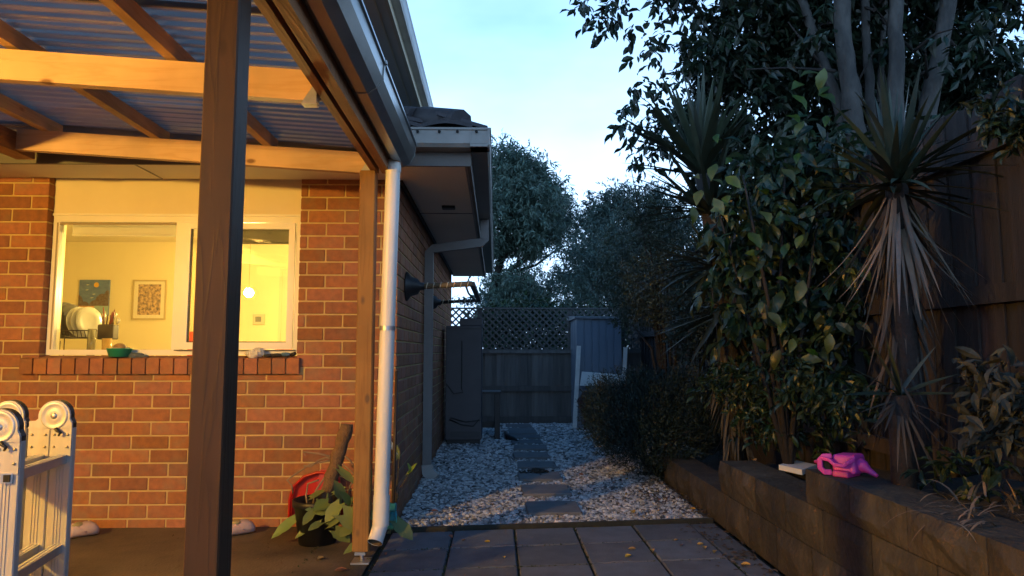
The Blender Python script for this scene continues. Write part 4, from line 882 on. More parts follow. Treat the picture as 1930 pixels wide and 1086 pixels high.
# ================================================================== FENCES, SHED
def paling(mb, x0, x1, y0, y1, z0, z1, axis='x'): mb.cbox(x0, x1, y0, y1, z0, z1, .003)
BF = 10.8
bf = thing('paling_fence', (.1, BF, 0), 'back paling fence with diagonal lattice on top, closing the gravel path', 'fence')
x = -1.3; off_ = 0
while x < 2.28:
    wd = random.uniform(.09,.105); b = MB(); off_ = .014-off_; b.cbox(x, x+wd, BF+off_, BF+off_+.013, .04+random.uniform(0,.02), 1.122, .002); b.build('paling', paling_b, bf); x += wd - random.uniform(.006,.014)
for z, h in ((1.10,.05),(.53,.08),(.06,.09)):
    b = MB(); b.box(-1.3, 2.28, BF-.035, BF-.002, z-h/2, z+h/2); b.build('rail', paling_b, bf)
b = MB(); b.box(-1.3, 2.28, BF-.02, BF+.02, .0, .035); b.build('plinth', paling_b, bf)
for px_ in (-1.3, -.28, 1.14):
    b = MB(); b.box(px_, px_+.07, BF+.03, BF+.10, 0, 1.78); b.build('post', paling_b, bf)
b = MB(); z0, z1 = 1.13, 1.77; H = z1-z0
for k in np.arange(-1.3-H, 2.28, .105):
    for sgn in (1, -1):
        xa, xb = (k, k+H) if sgn > 0 else (k+H, k)
        # clip to -1.3..1.22
        def clip(xa, xb):
            ta, tb = 0, 1
            for lim, s_ in ((-1.3, 1), (1.22, -1)):
                pass
            return xa, xb
        t0_, t1_ = 0, 1
        if xb != xa:
            for lim in (-1.3, 1.22):
                t = (lim-xa)/(xb-xa)
                inside0 = -1.3 <= xa <= 1.22
            ts = sorted([( -1.3-xa)/(xb-xa), (2.28-xa)/(xb-xa)]); t0_, t1_ = max(0, ts[0]), min(1, ts[1])
        if t1_-t0_ < .05: continue
        A = Vector((xa+(xb-xa)*t0_, BF+.02+(.012 if sgn > 0 else 0), z0+H*t0_)); B = Vector((xa+(xb-xa)*t1_, A.y, z0+H*t1_)); b.rtube([A, B], .010, .028, (0,1,0)) if False else b.rtube([A, B], .026, .010, (0,1,0))
lt = b.build('lattice', mat('lattice_timber', (.14,.13,.12), (.10,.095,.09), .9, 20), bf); tag(lt, kind='stuff')
b = MB(); b.box(-1.3, 2.28, BF+.005, BF+.04, 1.765, 1.79); b.box(-1.3,2.28,BF+.005,BF+.045,1.115,1.14); b.build('lattice_frame', MATS['lattice_timber'], bf)

FX = 2.30
rfz = lambda y: 2.30
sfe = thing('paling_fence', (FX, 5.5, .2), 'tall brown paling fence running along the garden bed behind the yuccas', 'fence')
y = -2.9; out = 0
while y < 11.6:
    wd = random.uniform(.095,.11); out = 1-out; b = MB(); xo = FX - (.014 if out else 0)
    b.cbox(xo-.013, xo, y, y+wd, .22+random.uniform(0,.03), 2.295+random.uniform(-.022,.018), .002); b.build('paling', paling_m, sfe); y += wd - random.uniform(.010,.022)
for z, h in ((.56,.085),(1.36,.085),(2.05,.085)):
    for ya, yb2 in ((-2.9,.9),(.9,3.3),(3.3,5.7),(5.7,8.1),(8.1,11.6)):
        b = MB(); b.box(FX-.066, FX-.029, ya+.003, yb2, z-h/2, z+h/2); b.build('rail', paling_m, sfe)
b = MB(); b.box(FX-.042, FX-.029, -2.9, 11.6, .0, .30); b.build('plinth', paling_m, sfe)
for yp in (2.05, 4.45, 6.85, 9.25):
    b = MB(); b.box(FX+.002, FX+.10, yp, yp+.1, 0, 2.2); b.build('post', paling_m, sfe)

SY = 10.0; sx0 = at(1087, 650, SY).x; sx1 = at(1171, 650, SY).x; sz = at(1120, 598, SY).z
sh = thing('garden_shed', ((sx0+sx1)/2, 10.5, 0), 'small blue grey ribbed metal garden shed in the far corner', 'shed')
b = MB(); n_ = 6; xs = np.linspace(sx0, sx1, n_+1); pr_ = []
for i in range(n_):
    pr_ += [(xs[i]+.012, SY), (xs[i+1]-.012, SY), (xs[i+1]-.006, SY+.010), (xs[i+1]+.006, SY+.010)]
pr_ = [(sx0,SY)] + pr_[:-2] + [(sx1,SY)]; ys_ = np.linspace(SY, SY+1.0, 5)
for i in range(4): pr_ += [(sx1, ys_[i]+.02),(sx1, ys_[i+1]-.02),(sx1-.008, ys_[i+1])]
pr_ += [(sx1,SY+1.0),(sx0,SY+1.0)]
for i in range(4,0,-1): pr_ += [(sx0, ys_[i]-.02),(sx0, ys_[i-1]+.02),(sx0+.008, ys_[i-1]+.004)]
b.extrude(pr_[:-1], 'z', 0, sz-.02); b.build('wall', shed_m, sh)
b = MB(); b.hexa([(sx0-.03,SY-.03,sz-.02),(sx1+.02,SY-.03,sz-.03),(sx1+.02,SY+1.04,sz-.03),(sx0-.03,SY+1.04,sz-.02),(sx0-.03,SY-.03,sz+.01),(sx1+.02,SY-.03,sz),(sx1+.02,SY+1.04,sz+.06),(sx0-.03,SY+1.04,sz+.07)]); b.build('roof', mat('shed_roof', (.16,.18,.2), (.13,.15,.17), .5), sh)
def leanpost(px0, py0, px1, py1, Y, wd, label):
    a = at(px0,py0,Y); c = at(px1,py1,Y); c.z = max(c.z, 0)
    b = MB(); b.rtube([c, a], wd, .05, (0,1,0)); return tag(b.build('timber_post', white_m), label, 'post', 'white timber posts by the shed')
leanpost(1091, 652, 1083, 806, 9.85, .055, 'white timber post leaning in front of the shed corner')
leanpost(1179, 655, 1172, 790, 9.85, .05, 'white timber post at the right edge of the shed')
b = MB(); a = [at(1097,701,9.8), at(1177,707,9.8), at(1177,727,9.75), at(1093,727,9.75)]
b.add(a + [p + Vector((0,.02,.004)) for p in a], [(0,1,2,3),(7,6,5,4),(0,4,5,1),(1,5,6,2),(2,6,7,3),(3,7,4,0)])
tag(b.build('white_board', white_m), 'white board propped between the two white posts', 'board')
b = MB(); c = at(1103, 752, 9.7); 
for q in range(8): b.sphere((c.x+random.uniform(-.05,.05), 9.75+random.uniform(-.04,.04), c.z+random.uniform(-.16,.09)), random.uniform(.05,.08), 8, 6)
b.tube([(c.x,9.75,0),(c.x,9.75,c.z-.05)], .02, 6)
tag(b.build('hanging_bag', mat('rust_bag', (.055,.02,.018), (.04,.018,.016), .9, 20)), 'dark rust coloured bag slumped under the white board', 'bag')

# ================================================================== RETAINING WALL
RX = 1.42
rw = thing('retaining_wall', (RX+.12, 3.5, 0), 'stepped retaining wall of rough tan concrete blocks beside the pavers', 'wall')
def block(y0, y1, z0, z1):
    # split-face block: ragged front grid
    b = MB(); ny, nz = 4, 3; vs = []; dpt = .24
    for j in range(ny+1):
        for k in range(nz+1):
            edge = (j in (0, ny)) or (k in (0, nz))
            vs.append((RX + (.014 if edge else random.uniform(-.018,.010)), y0 + (y1-y0)*j/ny, z0 + (z1-z0)*k/nz))
    fs = [(j*(nz+1)+k, j*(nz+1)+k+1, (j+1)*(nz+1)+k+1, (j+1)*(nz+1)+k) for j in range(ny) for k in range(nz)]
    o_ = len(vs); vs += [(RX+dpt,y0,z0),(RX+dpt,y1,z0),(RX+dpt,y1,z1),(RX+dpt,y0,z1)]
    i00, i0n = 0, nz; in0, inn = ny*(nz+1), ny*(nz+1)+nz
    fs += [tuple([o_, o_+3] + [k for k in range(nz, -1, -1)]), tuple([o_+2, o_+1] + [in0+k for k in range(nz+1)])]
    fs += [tuple([o_+3, o_+2] + [j*(nz+1)+nz for j in range(ny, -1, -1)]), tuple([o_+1, o_] + [j*(nz+1) for j in range(ny+1)]), (o_, o_+1, o_+2, o_+3)]
    b.add(vs, fs); return b.build('block', block_m, rw, origin=(RX+.12, (y0+y1)/2, z0))
CZ = [(0,.213),(.217,.407),(.411,.56)]
for c_, yend in ((0, 5.95), (1, 4.45), (2, 3.22)):
    y = yend; first = True
    while y > -1.2:
        ln = .20 if (first and c_ % 2) else .395; block(y-ln+.006, y, *CZ[c_]); y -= ln; first = False
b = MB()
for c_, yend in ((0,5.94),(1,4.44),(2,3.21)): b.box(RX+.03, RX+.20, -1.2, yend, CZ[c_][0]-.004, CZ[c_][1]-.006)
b.build('core', mat('block_core', (.06,.05,.04), (.04,.035,.03), .95), rw)

# pink watering can lying on the wall
wc_ = thing('watering_can', (1.50, 2.98, .56), 'pink plastic toy watering can lying on top of the retaining wall', 'watering can')
pk_m = mat('pink_plastic', (.55,.05,.34), (.49,.045,.31), .45, 10)
WO = Vector((1.445, 3.06, .561)); WU = Vector((.62,-.78,0)).normalized(); WV = Vector((.78,.62,0)).normalized()
def L(u, v, w): return WO + WU*u + WV*v + Vector((0,0,w))
def soft(o, wd=.008):
    m_ = o.modifiers.new('bevel', 'BEVEL'); m_.width = wd; m_.segments = 3
    for p in o.data.polygons: p.use_smooth = False
b = MB(); b.hexa([L(.025,.02,.018),L(.125,.02,.012),L(.135,.135,.012),L(.03,.13,.018),L(.02,.03,.088),L(.120,.03,.092),L(.122,.125,.096),L(.025,.12,.09)]); soft(b.build('tank', pk_m, wc_), .012)
b = MB(); b.rtube([L(.03,.015,.082),L(.0,.0,.080),L(-.012,-.008,.064),L(-.012,-.008,.030),L(.004,-.004,.014),L(.03,.01,.014)], .024, .014, (.78,.62,0)); soft(b.build('handle', pk_m, wc_), .004)
b = MB(); b.rtube([L(-.008,-.006,.072),L(.03,-.008,.070),L(.05,-.006,.052),L(.09,-.006,.050),L(.106,-.004,.066),L(.122,.02,.078)], .020, .016, (0,0,1)); soft(b.build('grip', pk_m, wc_), .004)
b = MB(); b.hexa([L(.04,-.012,.0),L(.11,-.012,.0),L(.115,.10,.0),L(.045,.10,.0),L(.04,-.008,.026),L(.105,-.008,.026),L(.11,.10,.026),L(.045,.10,.026)]); soft(b.build('base_rim', mat('pink_plastic_base', (.50,.03,.20), (.46,.03,.18), .45, 10), wc_), .006)
b = MB(); b.tube([L(.115,.08,.05),L(.138,.082,.042),L(.155,.084,.03),L(.185,.086,.012),L(.19,.086,.009)], [.034,.026,.015,.009,.007], 14); b.build('spout', pk_m, wc_)
b = MB(); b.tube([L(.0,.035,.055),L(-.025,.03,.052),L(-.055,.025,.048)], [.024,.016,.005], 12); b.build('knob', pk_m, wc_)
b = MB(); b.hexa([L(-.006,-.001,.026),L(.024,.012,.026),L(.024,.018,.026),L(-.006,.005,.026),L(-.006,-.001,.064),L(.024,.012,.064),L(.024,.018,.064),L(-.006,.005,.064)]); b.build('handle_gap_shade', hole_m, wc_)  # black slab painted as the shade inside the handle loop
# white wedge behind the step
a0 = [gnd(1468,884,.41), gnd(1512,894,.41), gnd(1540,884,.41), gnd(1500,876,.41)]
b = MB(); b.hexa([Vector((p.x,p.y,.405)) for p in a0] + [Vector((p.x,p.y,.405+.03)) for p in a0]); tag(b.build('foam_block', mat('white_foam', (.75,.78,.80), (.65,.7,.74), .7)), 'white foam offcut lying behind the pink watering can', 'foam')

# ================================================================== PLANTS
bark_pale = mat('pale_bark', (.085,.08,.072), (.034,.032,.03), .85, 11, 8, bump=1.2, bscale=30, stretch=(1,1,.4), contrast=1.5, c3=(.04,.037,.033), c3amt=.7)
bark_dark = mat('dark_bark', (.034,.027,.022), (.02,.016,.014), .9, 10, 6, bump=.8)
ficus_l = mat('glossy_dark_leaf', (.022,.04,.020), (.014,.028,.014), .4, 6, island=.5, transl=.12)
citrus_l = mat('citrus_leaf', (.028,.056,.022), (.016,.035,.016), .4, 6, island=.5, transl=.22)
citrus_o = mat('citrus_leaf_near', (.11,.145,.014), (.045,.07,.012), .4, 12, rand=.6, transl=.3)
yucca_l = mat('yucca_leaf', (.04,.058,.034), (.026,.04,.022), .5, 5, rand=.4, stretch=(3,3,3))
dead_l = mat('dead_leaf_straw', (.21,.155,.105), (.12,.09,.065), .8, 10, rand=.35, island=.35)
euc_l = mat('eucalypt_leaf', (.115,.185,.14), (.07,.12,.095), .5, 1.2, island=.5, transl=.25)
euc_d = mat('dull_leaf', (.06,.105,.085), (.035,.065,.055), .6, 1.2, island=.5, transl=.2)
ros_l = mat('rosemary_leaf', (.014,.034,.025), (.008,.02,.016), .6, 5, island=.5)
small_l = mat('small_grey_leaf', (.07,.09,.055), (.045,.06,.035), .5, 5, island=.5, transl=.15)

def ellip_points(ells, n, shell=.0):
    """points in ellipsoids given as (centre, radii)"""
    vol = np.array([e[1][0]*e[1][1]*e[1][2] for e in ells]); cnt = rng.multinomial(n, vol**.8/(vol**.8).sum()); out = []
    for (c, r), k in zip(ells, cnt):
        d = rdirs(k); q = (rng.random(k)*(1-shell)+shell)**(1/3.); out.append(np.array(c)[None] + d*q[:,None]*np.array(r)[None])
    return np.concatenate(out)
def pe(px, py, rx, ry, Y, dy):
    c = at(px, py, Y); s = Y/F; return ((c.x, c.y, c.z), (rx*s, dy, ry*s))
def twig_leaves(T, per, tl, ls, wfac, tv, tf, droop=.2, spread=.9):
    n = len(T); D = unit(rdirs(n)*[1,1,.8] + [0,0,-droop]); t = np.linspace(.05, 1, per)
    P = (T[:,None,:] + D[:,None,:]*tl*t[None,:,None]).reshape(-1,3); Dd = np.repeat(D, per, 0)
    L = unit(Dd*.55 + rdirs(n*per)*spread + np.array([0,0,-droop])); N = rdirs(n*per)*.7 + [0,0,.8]; S = ls*rng.uniform(.5,1.35,n*per)
    return place(tv, tf, P, L, N, S, S*wfac)

# --- big multi-trunk tree over the fence
BT = 5.0
tr = thing('broadleaf_tree', (2.75, BT, 0), 'dark broadleaf tree with several pale trunks behind the fence', 'tree')
trunks = [([(1625,470),(1612,330),(1575,180),(1535,70),(1495,-40)], .054, 5.1), ([(1640,480),(1628,330),(1608,200),(1590,80),(1582,-60),(1560,-250)], .088, 4.95), ([(1660,480),(1650,330),(1640,180),(1632,60),(1630,-60),(1640,-260)], .045, 5.15), ([(1668,490),(1662,330),(1658,200),(1664,60),(1668,-60)], .034, 5.25),
          ([(1690,490),(1688,330),(1690,180),(1688,60),(1692,-60),(1720,-260)], .075, 4.9), ([(1700,490),(1725,330),(1752,190),(1778,70),(1795,-60),(1840,-250)], .082, 5.0)]
for pts, r, Y in trunks:
    W = [at(px, py, Y) for px, py in pts]; W = [Vector((W[0].x*.7+.85, W[0].y, .0))] + W
    r *= .84; rad = [r*1.25] + [r*(1.1-.45*i/(len(W)-2)) for i in range(len(W)-1)]
    # wobble and resample
    fine = []; rr = []
    for i in range(len(W)-1):
        for q in range(4):
            t = q/4; fine.append(W[i].lerp(W[i+1], t) + Vector((random.gauss(0,.005), random.gauss(0,.005), 0))); rr.append((rad[i]*(1-t)+rad[i+1]*t)*random.uniform(.94,1.06))
    b = MB(); b.tube(fine, rr, 12); b.build('trunk', bark_pale, tr)
b = MB()
for q in range(26):
    s_ = at(random.uniform(1500,1800), random.uniform(-100,200), random.uniform(4.9,5.5)); e_ = s_ + Vector((random.uniform(-.8,.5), random.uniform(-.3,.5), random.uniform(-.05,.5))); m_ = s_.lerp(e_,.5)+Vector((0,0,random.uniform(-.06,.08)))
    b.tube([s_, m_, e_], [.014,.009,.004], 6)
b.build('branch', bark_dark, tr)
ells = [pe(1345,120,70,75,5.7,.5), pe(1278,235,48,48,5.8,.4), pe(1440,170,130,140,5.8,.6), pe(1400,330,120,90,5.9,.4), pe(1560,120,130,160,5.7,.6), pe(1560,320,100,100,5.8,.4), pe(1700,120,140,150,5.9,.6), pe(1840,100,120,120,5.6,.5), pe(1850,200,90,70,5.8,.4), pe(1700,260,120,90,6.2,.4),
        pe(1480,40,150,80,5.6,.6), pe(1370,25,80,30,5.5,.4), pe(1290,-35,80,28,5.4,.3), pe(1150,-16,40,8,5.3,.15), pe(1185,0,18,8,5.3,.15), pe(1640,-60,320,80,5.5,.7), pe(1500,-230,420,150,5.2,.9), pe(1850,-150,200,180,5.2,.7)]
ells2 = [pe(1530,40,50,40,4.7,.2), pe(1600,260,60,40,4.6,.2), pe(1750,250,50,30,4.7,.2), pe(1840,60,60,60,4.6,.2)]
T = np.concatenate([ellip_points(ells, 5400), ellip_points(ells2, 44)]); V, Fa = twig_leaves(T, 9, .20, .100, .95, KITE_V*[1.12,1,1], KITE_F, .45)
cr_ = np_mesh('crown', V, Fa, ficus_l, tr); tag(cr_, kind='stuff')
# outline twigs on the sky side, with larger separate leaves
ol = []
for (px, py) in [(1095,10),(1110,22),(1130,30),(1150,38),(1170,42),(1190,40),(1160,20),(1215,70),(1225,90),(1235,110),(1245,150),(1215,150),(1200,170),(1190,200),(1185,225),(1180,240),(1195,260),(1205,280),(1215,300),(1225,290),(1210,240),(1230,200),(1240,60),(1260,40),(1290,30),(1315,60),(1185,160)]:
    for q in range(2): ol.append(at(px+random.uniform(-8,8), py+random.uniform(-8,8), random.uniform(5.4,5.9)))
V, Fa = twig_leaves(np.array([tuple(p) for p in ol]), 7, .18, .098, 1.0, LEAF_V, LEAF_F, .5); tag(np_mesh('outer_leaves', V, Fa, ficus_l, tr), kind='stuff')

# --- yuccas
def rosette(parent, c, n, length, width, m, lo=-.3, hi=1.0, droop=.25, bias=(0,0,0), name='leaf', jitter=.3):
    c = Vector(c)
    for i in range(n):
        a = i*2.39996 + random.uniform(-.3,.3); el = lo + (hi-lo)*((i+.5)/n) + random.uniform(-.08,.08)
        z = math.sin(el*math.pi/2); h = math.cos(el*math.pi/2); d = Vector((h*math.cos(a), h*math.sin(a), z)) + Vector(bias)
        vs, fs = sword(c + Vector((random.uniform(-.02,.02), random.uniform(-.02,.02), random.uniform(-.05,.05))), d, length*random.uniform(1-jitter, 1.1), width*random.uniform(.8,1.15), droop*random.choice((.2,.6,1,1.6,2.8)))
        b = MB(); b.add(vs, fs, True); b.build(name, m, parent, fixnormals=False)
def skirt(parent, c, n, length, width, m, spread=.3, zr=.12, name='dead_leaf', one=False):
    c = Vector(c); allb = MB()
    for i in range(n):
        a = random.uniform(0, 6.283); s_ = abs(random.gauss(0, spread)); d = Vector((s_*math.cos(a), s_*math.sin(a), -1))
        p = c + Vector((.035*math.cos(a), .035*math.sin(a), random.uniform(-zr, zr)))
        vs, fs = sword(p, d, length*random.uniform(.6,1.1), width*random.uniform(.5,1.5), random.uniform(-.75,.5), up=(math.cos(a), math.sin(a), .3))
        if one: allb.add(vs, fs, True)
        else:
            b = MB(); b.add(vs, fs, True); b.build(name, m, parent, fixnormals=False)
    if one: tag(allb.build(name, m, parent, fixnormals=False), kind='stuff')
# yucca with the hanging straw skirt
Y2 = 3.15; c2 = at(1690, 350, Y2)
yu = thing('yucca', (c2.x, c2.y, .5), 'yucca with a skirt of straw-coloured dead leaves near the fence', 'yucca')
b = MB(); b.tube([(c2.x+.02,c2.y,.42),(c2.x+.03,c2.y,.8),(c2.x,c2.y,1.2),(c2.x,c2.y,c2.z)], [.075,.06,.055,.05], 10); b.build('trunk', bark_dark, yu)
rosette(yu, c2, 84, .50, .042, yucca_l, -.25, .98, .28)
skirt(yu, at(1693, 392, Y2), 90, .60, .019, dead_l, .32, .09)
skirt(yu, at(1697, 560, Y2+.05), 50, .42, .022, mat('dead_leaf_dark', (.07,.055,.04), (.045,.036,.028), .85, 10, rand=.35, island=.35), .3, .16, one=True)
skirt(yu, at(1697, 690, Y2+.05), 40, .34, .02, MATS['dead_leaf_dark'], .4, .12, one=True)
for (px0,py0,px1,py1) in ((1720,480,1850,575),(1735,500,1825,520),(1710,440,1800,470),(1745,520,1840,640),(1730,470,1835,515)):
    a = at(px0,py0,Y2); e_ = at(px1,py1,Y2-.1); vs, fs = sword(a, e_-a, (e_-a).length, .016, .15); b = MB(); b.add(vs, fs, True); b.build('dead_leaf', dead_l, yu, fixnormals=False)
# taller yucca further back
Y1 = 5.0; c1 = at(1322, 330, Y1)
yt = thing('yucca', (at(1370,800,Y1).x, Y1, .3), 'tall dark yucca with upright spiky head against the sky', 'yucca')
bs = at(1385, 830, Y1)
b = MB(); b.tube([(bs.x,Y1,.2), at(1380,700,Y1), at(1360,560,Y1), at(1345,450,Y1), c1], [.085,.075,.065,.06,.05], 10); b.build('trunk', bark_dark, yt)
rosette(yt, c1, 80, .74, .066, yucca_l, .25, 1.0, .12)
rosette(yt, at(1335,400,Y1), 50, .66, .046, yucca_l, -.1, .6, .15, (-.45,-.1,.05))
rosette(yt, at(1350,500,Y1), 50, .66, .042, yucca_l, -.25, .4, .2, (-.45,-.1,0))
rosette(yt, at(1362,590,Y1), 44, .64, .040, yucca_l, -.5, .15, .25, (-.4,-.1,0))
for py_ in (700, 760): skirt(yt, at(1385,py_,Y1), 40, .5, .034, mat('dead_leaf_grey', (.10,.085,.065), (.06,.052,.042), .85, 10, rand=.35, island=.35), .3, .14, one=True)
skirt(yt, at(1378,640,Y1), 70, .62, .040, mat('dead_leaf_grey', (.10,.085,.065), (.06,.052,.042), .85, 10, rand=.35, island=.35), .22, .16)
# low spiky plant on the bed
Y3 = 2.85; c3_ = at(1695, 745, Y3)
ya = thing('agave', (c3_.x, c3_.y, .5), 'low spiky plant with grey green blades on the garden bed', 'plant')
for (px, py, w_) in ((1598,682,.05),(1636,630,.05),(1672,640,.045),(1590,735,.04),(1760,650,.04),(1800,700,.04),(1835,735,.03)):
    e_ = at(px, py, Y3-.1); d = e_-c3_; vs, fs = sword(c3_, d, d.length*1.02, w_, .12, up=(0,-.4,1)); b = MB(); b.add(vs, fs, True); b.build('leaf', yucca_l, ya, fixnormals=False)
for (px, py) in ((1760,870),(1735,880),(1710,870),(1800,850),(1830,830),(1690,880),(1780,900),(1850,790),(1650,770),(1620,760)):
    e_ = at(px, py, Y3-.15); d = e_-c3_; vs, fs = sword(c3_+Vector((0,0,-.02)), d, d.length, .012, .1, up=(0,-.4,1)); b = MB(); b.add(vs, fs, True); b.build('dead_leaf', MATS['dead_leaf_dark'], ya, fixnormals=False)
skirt(ya, c3_+Vector((0,0,.0)), 12, .26, .014, MATS['dead_leaf_dark'], .7, .04)
b = MB(); b.tube([(c3_.x,c3_.y,.42), c3_], [.05,.045], 8); b.build('trunk', bark_dark, ya)

# --- citrus bush with big leaves
YC = 4.15
cbush = thing('citrus_shrub', (at(1480,700,YC).x, YC, .4), 'bushy citrus shrub with broad green leaves between the yuccas', 'shrub')
b = MB(); base = Vector((at(1480,700,YC).x, YC, .38))
for (px, py) in ((1400,330),(1480,300),(1560,250),(1350,380),(1540,420),(1430,480),(1600,380)):
    t_ = at(px, py, YC+random.uniform(-.15,.2)); m_ = base.lerp(t_, .5) + Vector((random.uniform(-.05,.05),0,.05)); b.tube([base, m_, t_], [.02,.013,.005], 6)
b.build('branch', bark_dark, cbush)
ells = [pe(1480,480,120,110,4.25,.3), pe(1400,400,80,70,4.25,.25), pe(1480,360,100,80,4.3,.3), pe(1560,420,90,110,4.3,.28), pe(1540,280,70,60,4.2,.25), pe(1480,600,110,80,4.2,.28), pe(1570,560,80,90,4.25,.25), pe(1390,520,60,80,4.3,.2), pe(1440,300,50,40,4.2,.2), pe(1560,690,70,50,4.2,.2)]
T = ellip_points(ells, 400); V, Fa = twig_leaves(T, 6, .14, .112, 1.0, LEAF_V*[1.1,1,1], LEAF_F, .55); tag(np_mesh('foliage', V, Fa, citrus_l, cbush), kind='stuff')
near_pts = [(1400,420),(1430,410),(1492,428),(1560,465),(1445,470),(1480,470),(1510,455),(1405,450),(1415,525),(1460,535),(1440,500),(1540,600),(1575,600),(1560,640),(1540,615),(1470,560),(1520,540),(1430,580),(1480,620),(1500,650),(1415,650),(1470,670),(1380,590),(1450,600),(1350,320),(1365,345),(1340,280),(1380,310),(1320,370),(1345,385),(1310,400),(1370,380),(1560,140),(1540,150),(1510,170),(1490,190),(1540,190),(1565,175),(1345,265),(1500,500),(1590,520),(1545,500),(1475,400),(1440,380),(1505,690),(1520,670),(1400,490),(1345,350),(1395,340),(1310,345),(1335,410),(1380,405),(1470,330),(1500,300),(1450,340),(1520,240),(1555,230),(1480,230)]
lm = bpy.data.meshes.new('leaf'); lm.from_pydata([tuple(v) for v in LEAF_V*[1.15,1,1]], [], [tuple(f) for f in LEAF_F]); lm.materials.append(citrus_o)
for p in lm.polygons: p.use_smooth = True
for (px, py) in near_pts:
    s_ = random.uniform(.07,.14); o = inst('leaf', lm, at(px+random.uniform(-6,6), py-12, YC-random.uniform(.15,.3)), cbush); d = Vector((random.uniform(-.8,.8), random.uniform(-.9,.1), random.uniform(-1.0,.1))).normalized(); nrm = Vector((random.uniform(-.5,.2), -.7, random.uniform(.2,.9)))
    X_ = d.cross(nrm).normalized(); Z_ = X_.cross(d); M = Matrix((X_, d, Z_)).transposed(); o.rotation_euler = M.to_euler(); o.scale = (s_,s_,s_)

# --- dark dense shrub on the gravel
sb_c = gnd(1225, 890); SYb = 6.25
ds = thing('rosemary_shrub', (1.42, SYb, 0), 'dense dark rosemary-like shrub at the end of the retaining wall', 'shrub')
ells = [pe(1190,790,90,85,6.2,.4), pe(1290,780,90,80,6.3,.4), pe(1240,840,90,60,6.0,.3), pe(1160,790,50,60,6.3,.25), pe(1260,745,60,40,6.4,.3), pe(1340,800,50,60,6.2,.25)]
b = MB()
for q in range(16):
    e_ = Vector(ellip_points(ells, 1)[0]); b.tube([(1.42+random.uniform(-.1,.1),SYb,.0), Vector((1.42,SYb,.2)).lerp(e_,.5), e_], [.016,.01,.004], 5)
b.build('stem', bark_dark, ds)
T = ellip_points(ells, 7600, .1); n = len(T); D = unit(T - np.array([1.42,SYb,.15]) + rng.normal(size=(n,3))*.25 + [0,0,.2]); t = np.linspace(0,1,7)
P = (T[:,None,:] + D[:,None,:]*.09*t[None,:,None]).reshape(-1,3); P[:,2] = np.maximum(P[:,2], .01); Dn = unit(np.repeat(D,7,0) + rdirs(n*7)*.8)
V, Fa = place(NARROW_V, NARROW_F, P, Dn, rdirs(n*7), rng.uniform(.02,.042,n*7), rng.uniform(.03,.05,n*7)); tag(np_mesh('foliage', V, Fa, ros_l, ds), kind='stuff')
# wispy grey plant next to it
wp = thing('wispy_shrub', (1.35, 8.2, 0), 'wispy grey green shrub in front of the far fence', 'shrub')
ells = [pe(1225,740,60,25,8.0,.3), pe(1150,770,40,45,8.3,.3), pe(1130,765,30,35,8.6,.2)]
T = ellip_points(ells, 300); n = len(T); D = unit(rng.normal(size=(n,3))*.4 + [0,0,1]); t = np.linspace(0,1,14)
P = (T[:,None,:] + D[:,None,:]*.22*t[None,:,None]).reshape(-1,3); V, Fa = place(NARROW_V, NARROW_F, P, unit(np.repeat(D,14,0)*.7+rdirs(n*14)*.7), rdirs(n*14), rng.uniform(.02,.04,n*14), rng.uniform(.03,.05,n*14)); tag(np_mesh('foliage', V, Fa, small_l, wp), kind='stuff')
b = MB()
for q in range(14): e_ = Vector(T[q]); b.tube([(1.4+random.uniform(-.15,.15),8.2,0), Vector((1.4,8.2,.3)).lerp(e_,.6), e_], [.012,.008,.003], 5)
b.build('stem', bark_dark, wp)
# --- tall small-leaved shrub hanging over the fence
ts = thing('small_leaf_shrub', (1.95, 7.8, 0), 'tall small-leaved shrub leaning out between shed and yucca', 'shrub')
ells = [pe(1190,470,60,50,8.4,.4), pe(1240,540,80,70,7.6,.45), pe(1195,590,45,30,8.2,.4), pe(1300,640,40,50,7.0,.3), pe(1180,540,50,50,8.4,.35), pe(1260,450,60,50,7.8,.4), pe(1310,560,60,90,7.0,.4), pe(1220,400,50,40,7.8,.3)]
b = MB()
for (px, py, Y) in ((1200,480,8.2),(1240,520,7.7),(1190,610,8),(1270,600,7.3),(1215,400,7.8),(1190,320,7.8),(1300,560,7.2)):
    e_ = at(px,py,Y); b.tube([(1.95,7.8,0), Vector((1.95,7.8,.9)).lerp(e_,.45), e_], [.03,.016,.004], 6)
b.build('stem', bark_dark, ts)
T = ellip_points(ells, 2600); V, Fa = twig_leaves(T, 11, .17, .042, .95, KITE_V, KITE_F, .1); V2, F2 = twig_leaves(np.array([tuple(at(px,py,7.8)) for px,py in ((1195,310),(1200,325),(1185,330),(1205,345),(1215,355),(1225,345),(1190,345),(1235,360),(1210,370),(1245,365))]), 5, .14, .04, .9, KITE_V, KITE_F, -.2)
tag(np_mesh('foliage', np.concatenate([V,V2]), np.concatenate([Fa,F2+len(V)]), small_l, ts), kind='stuff')

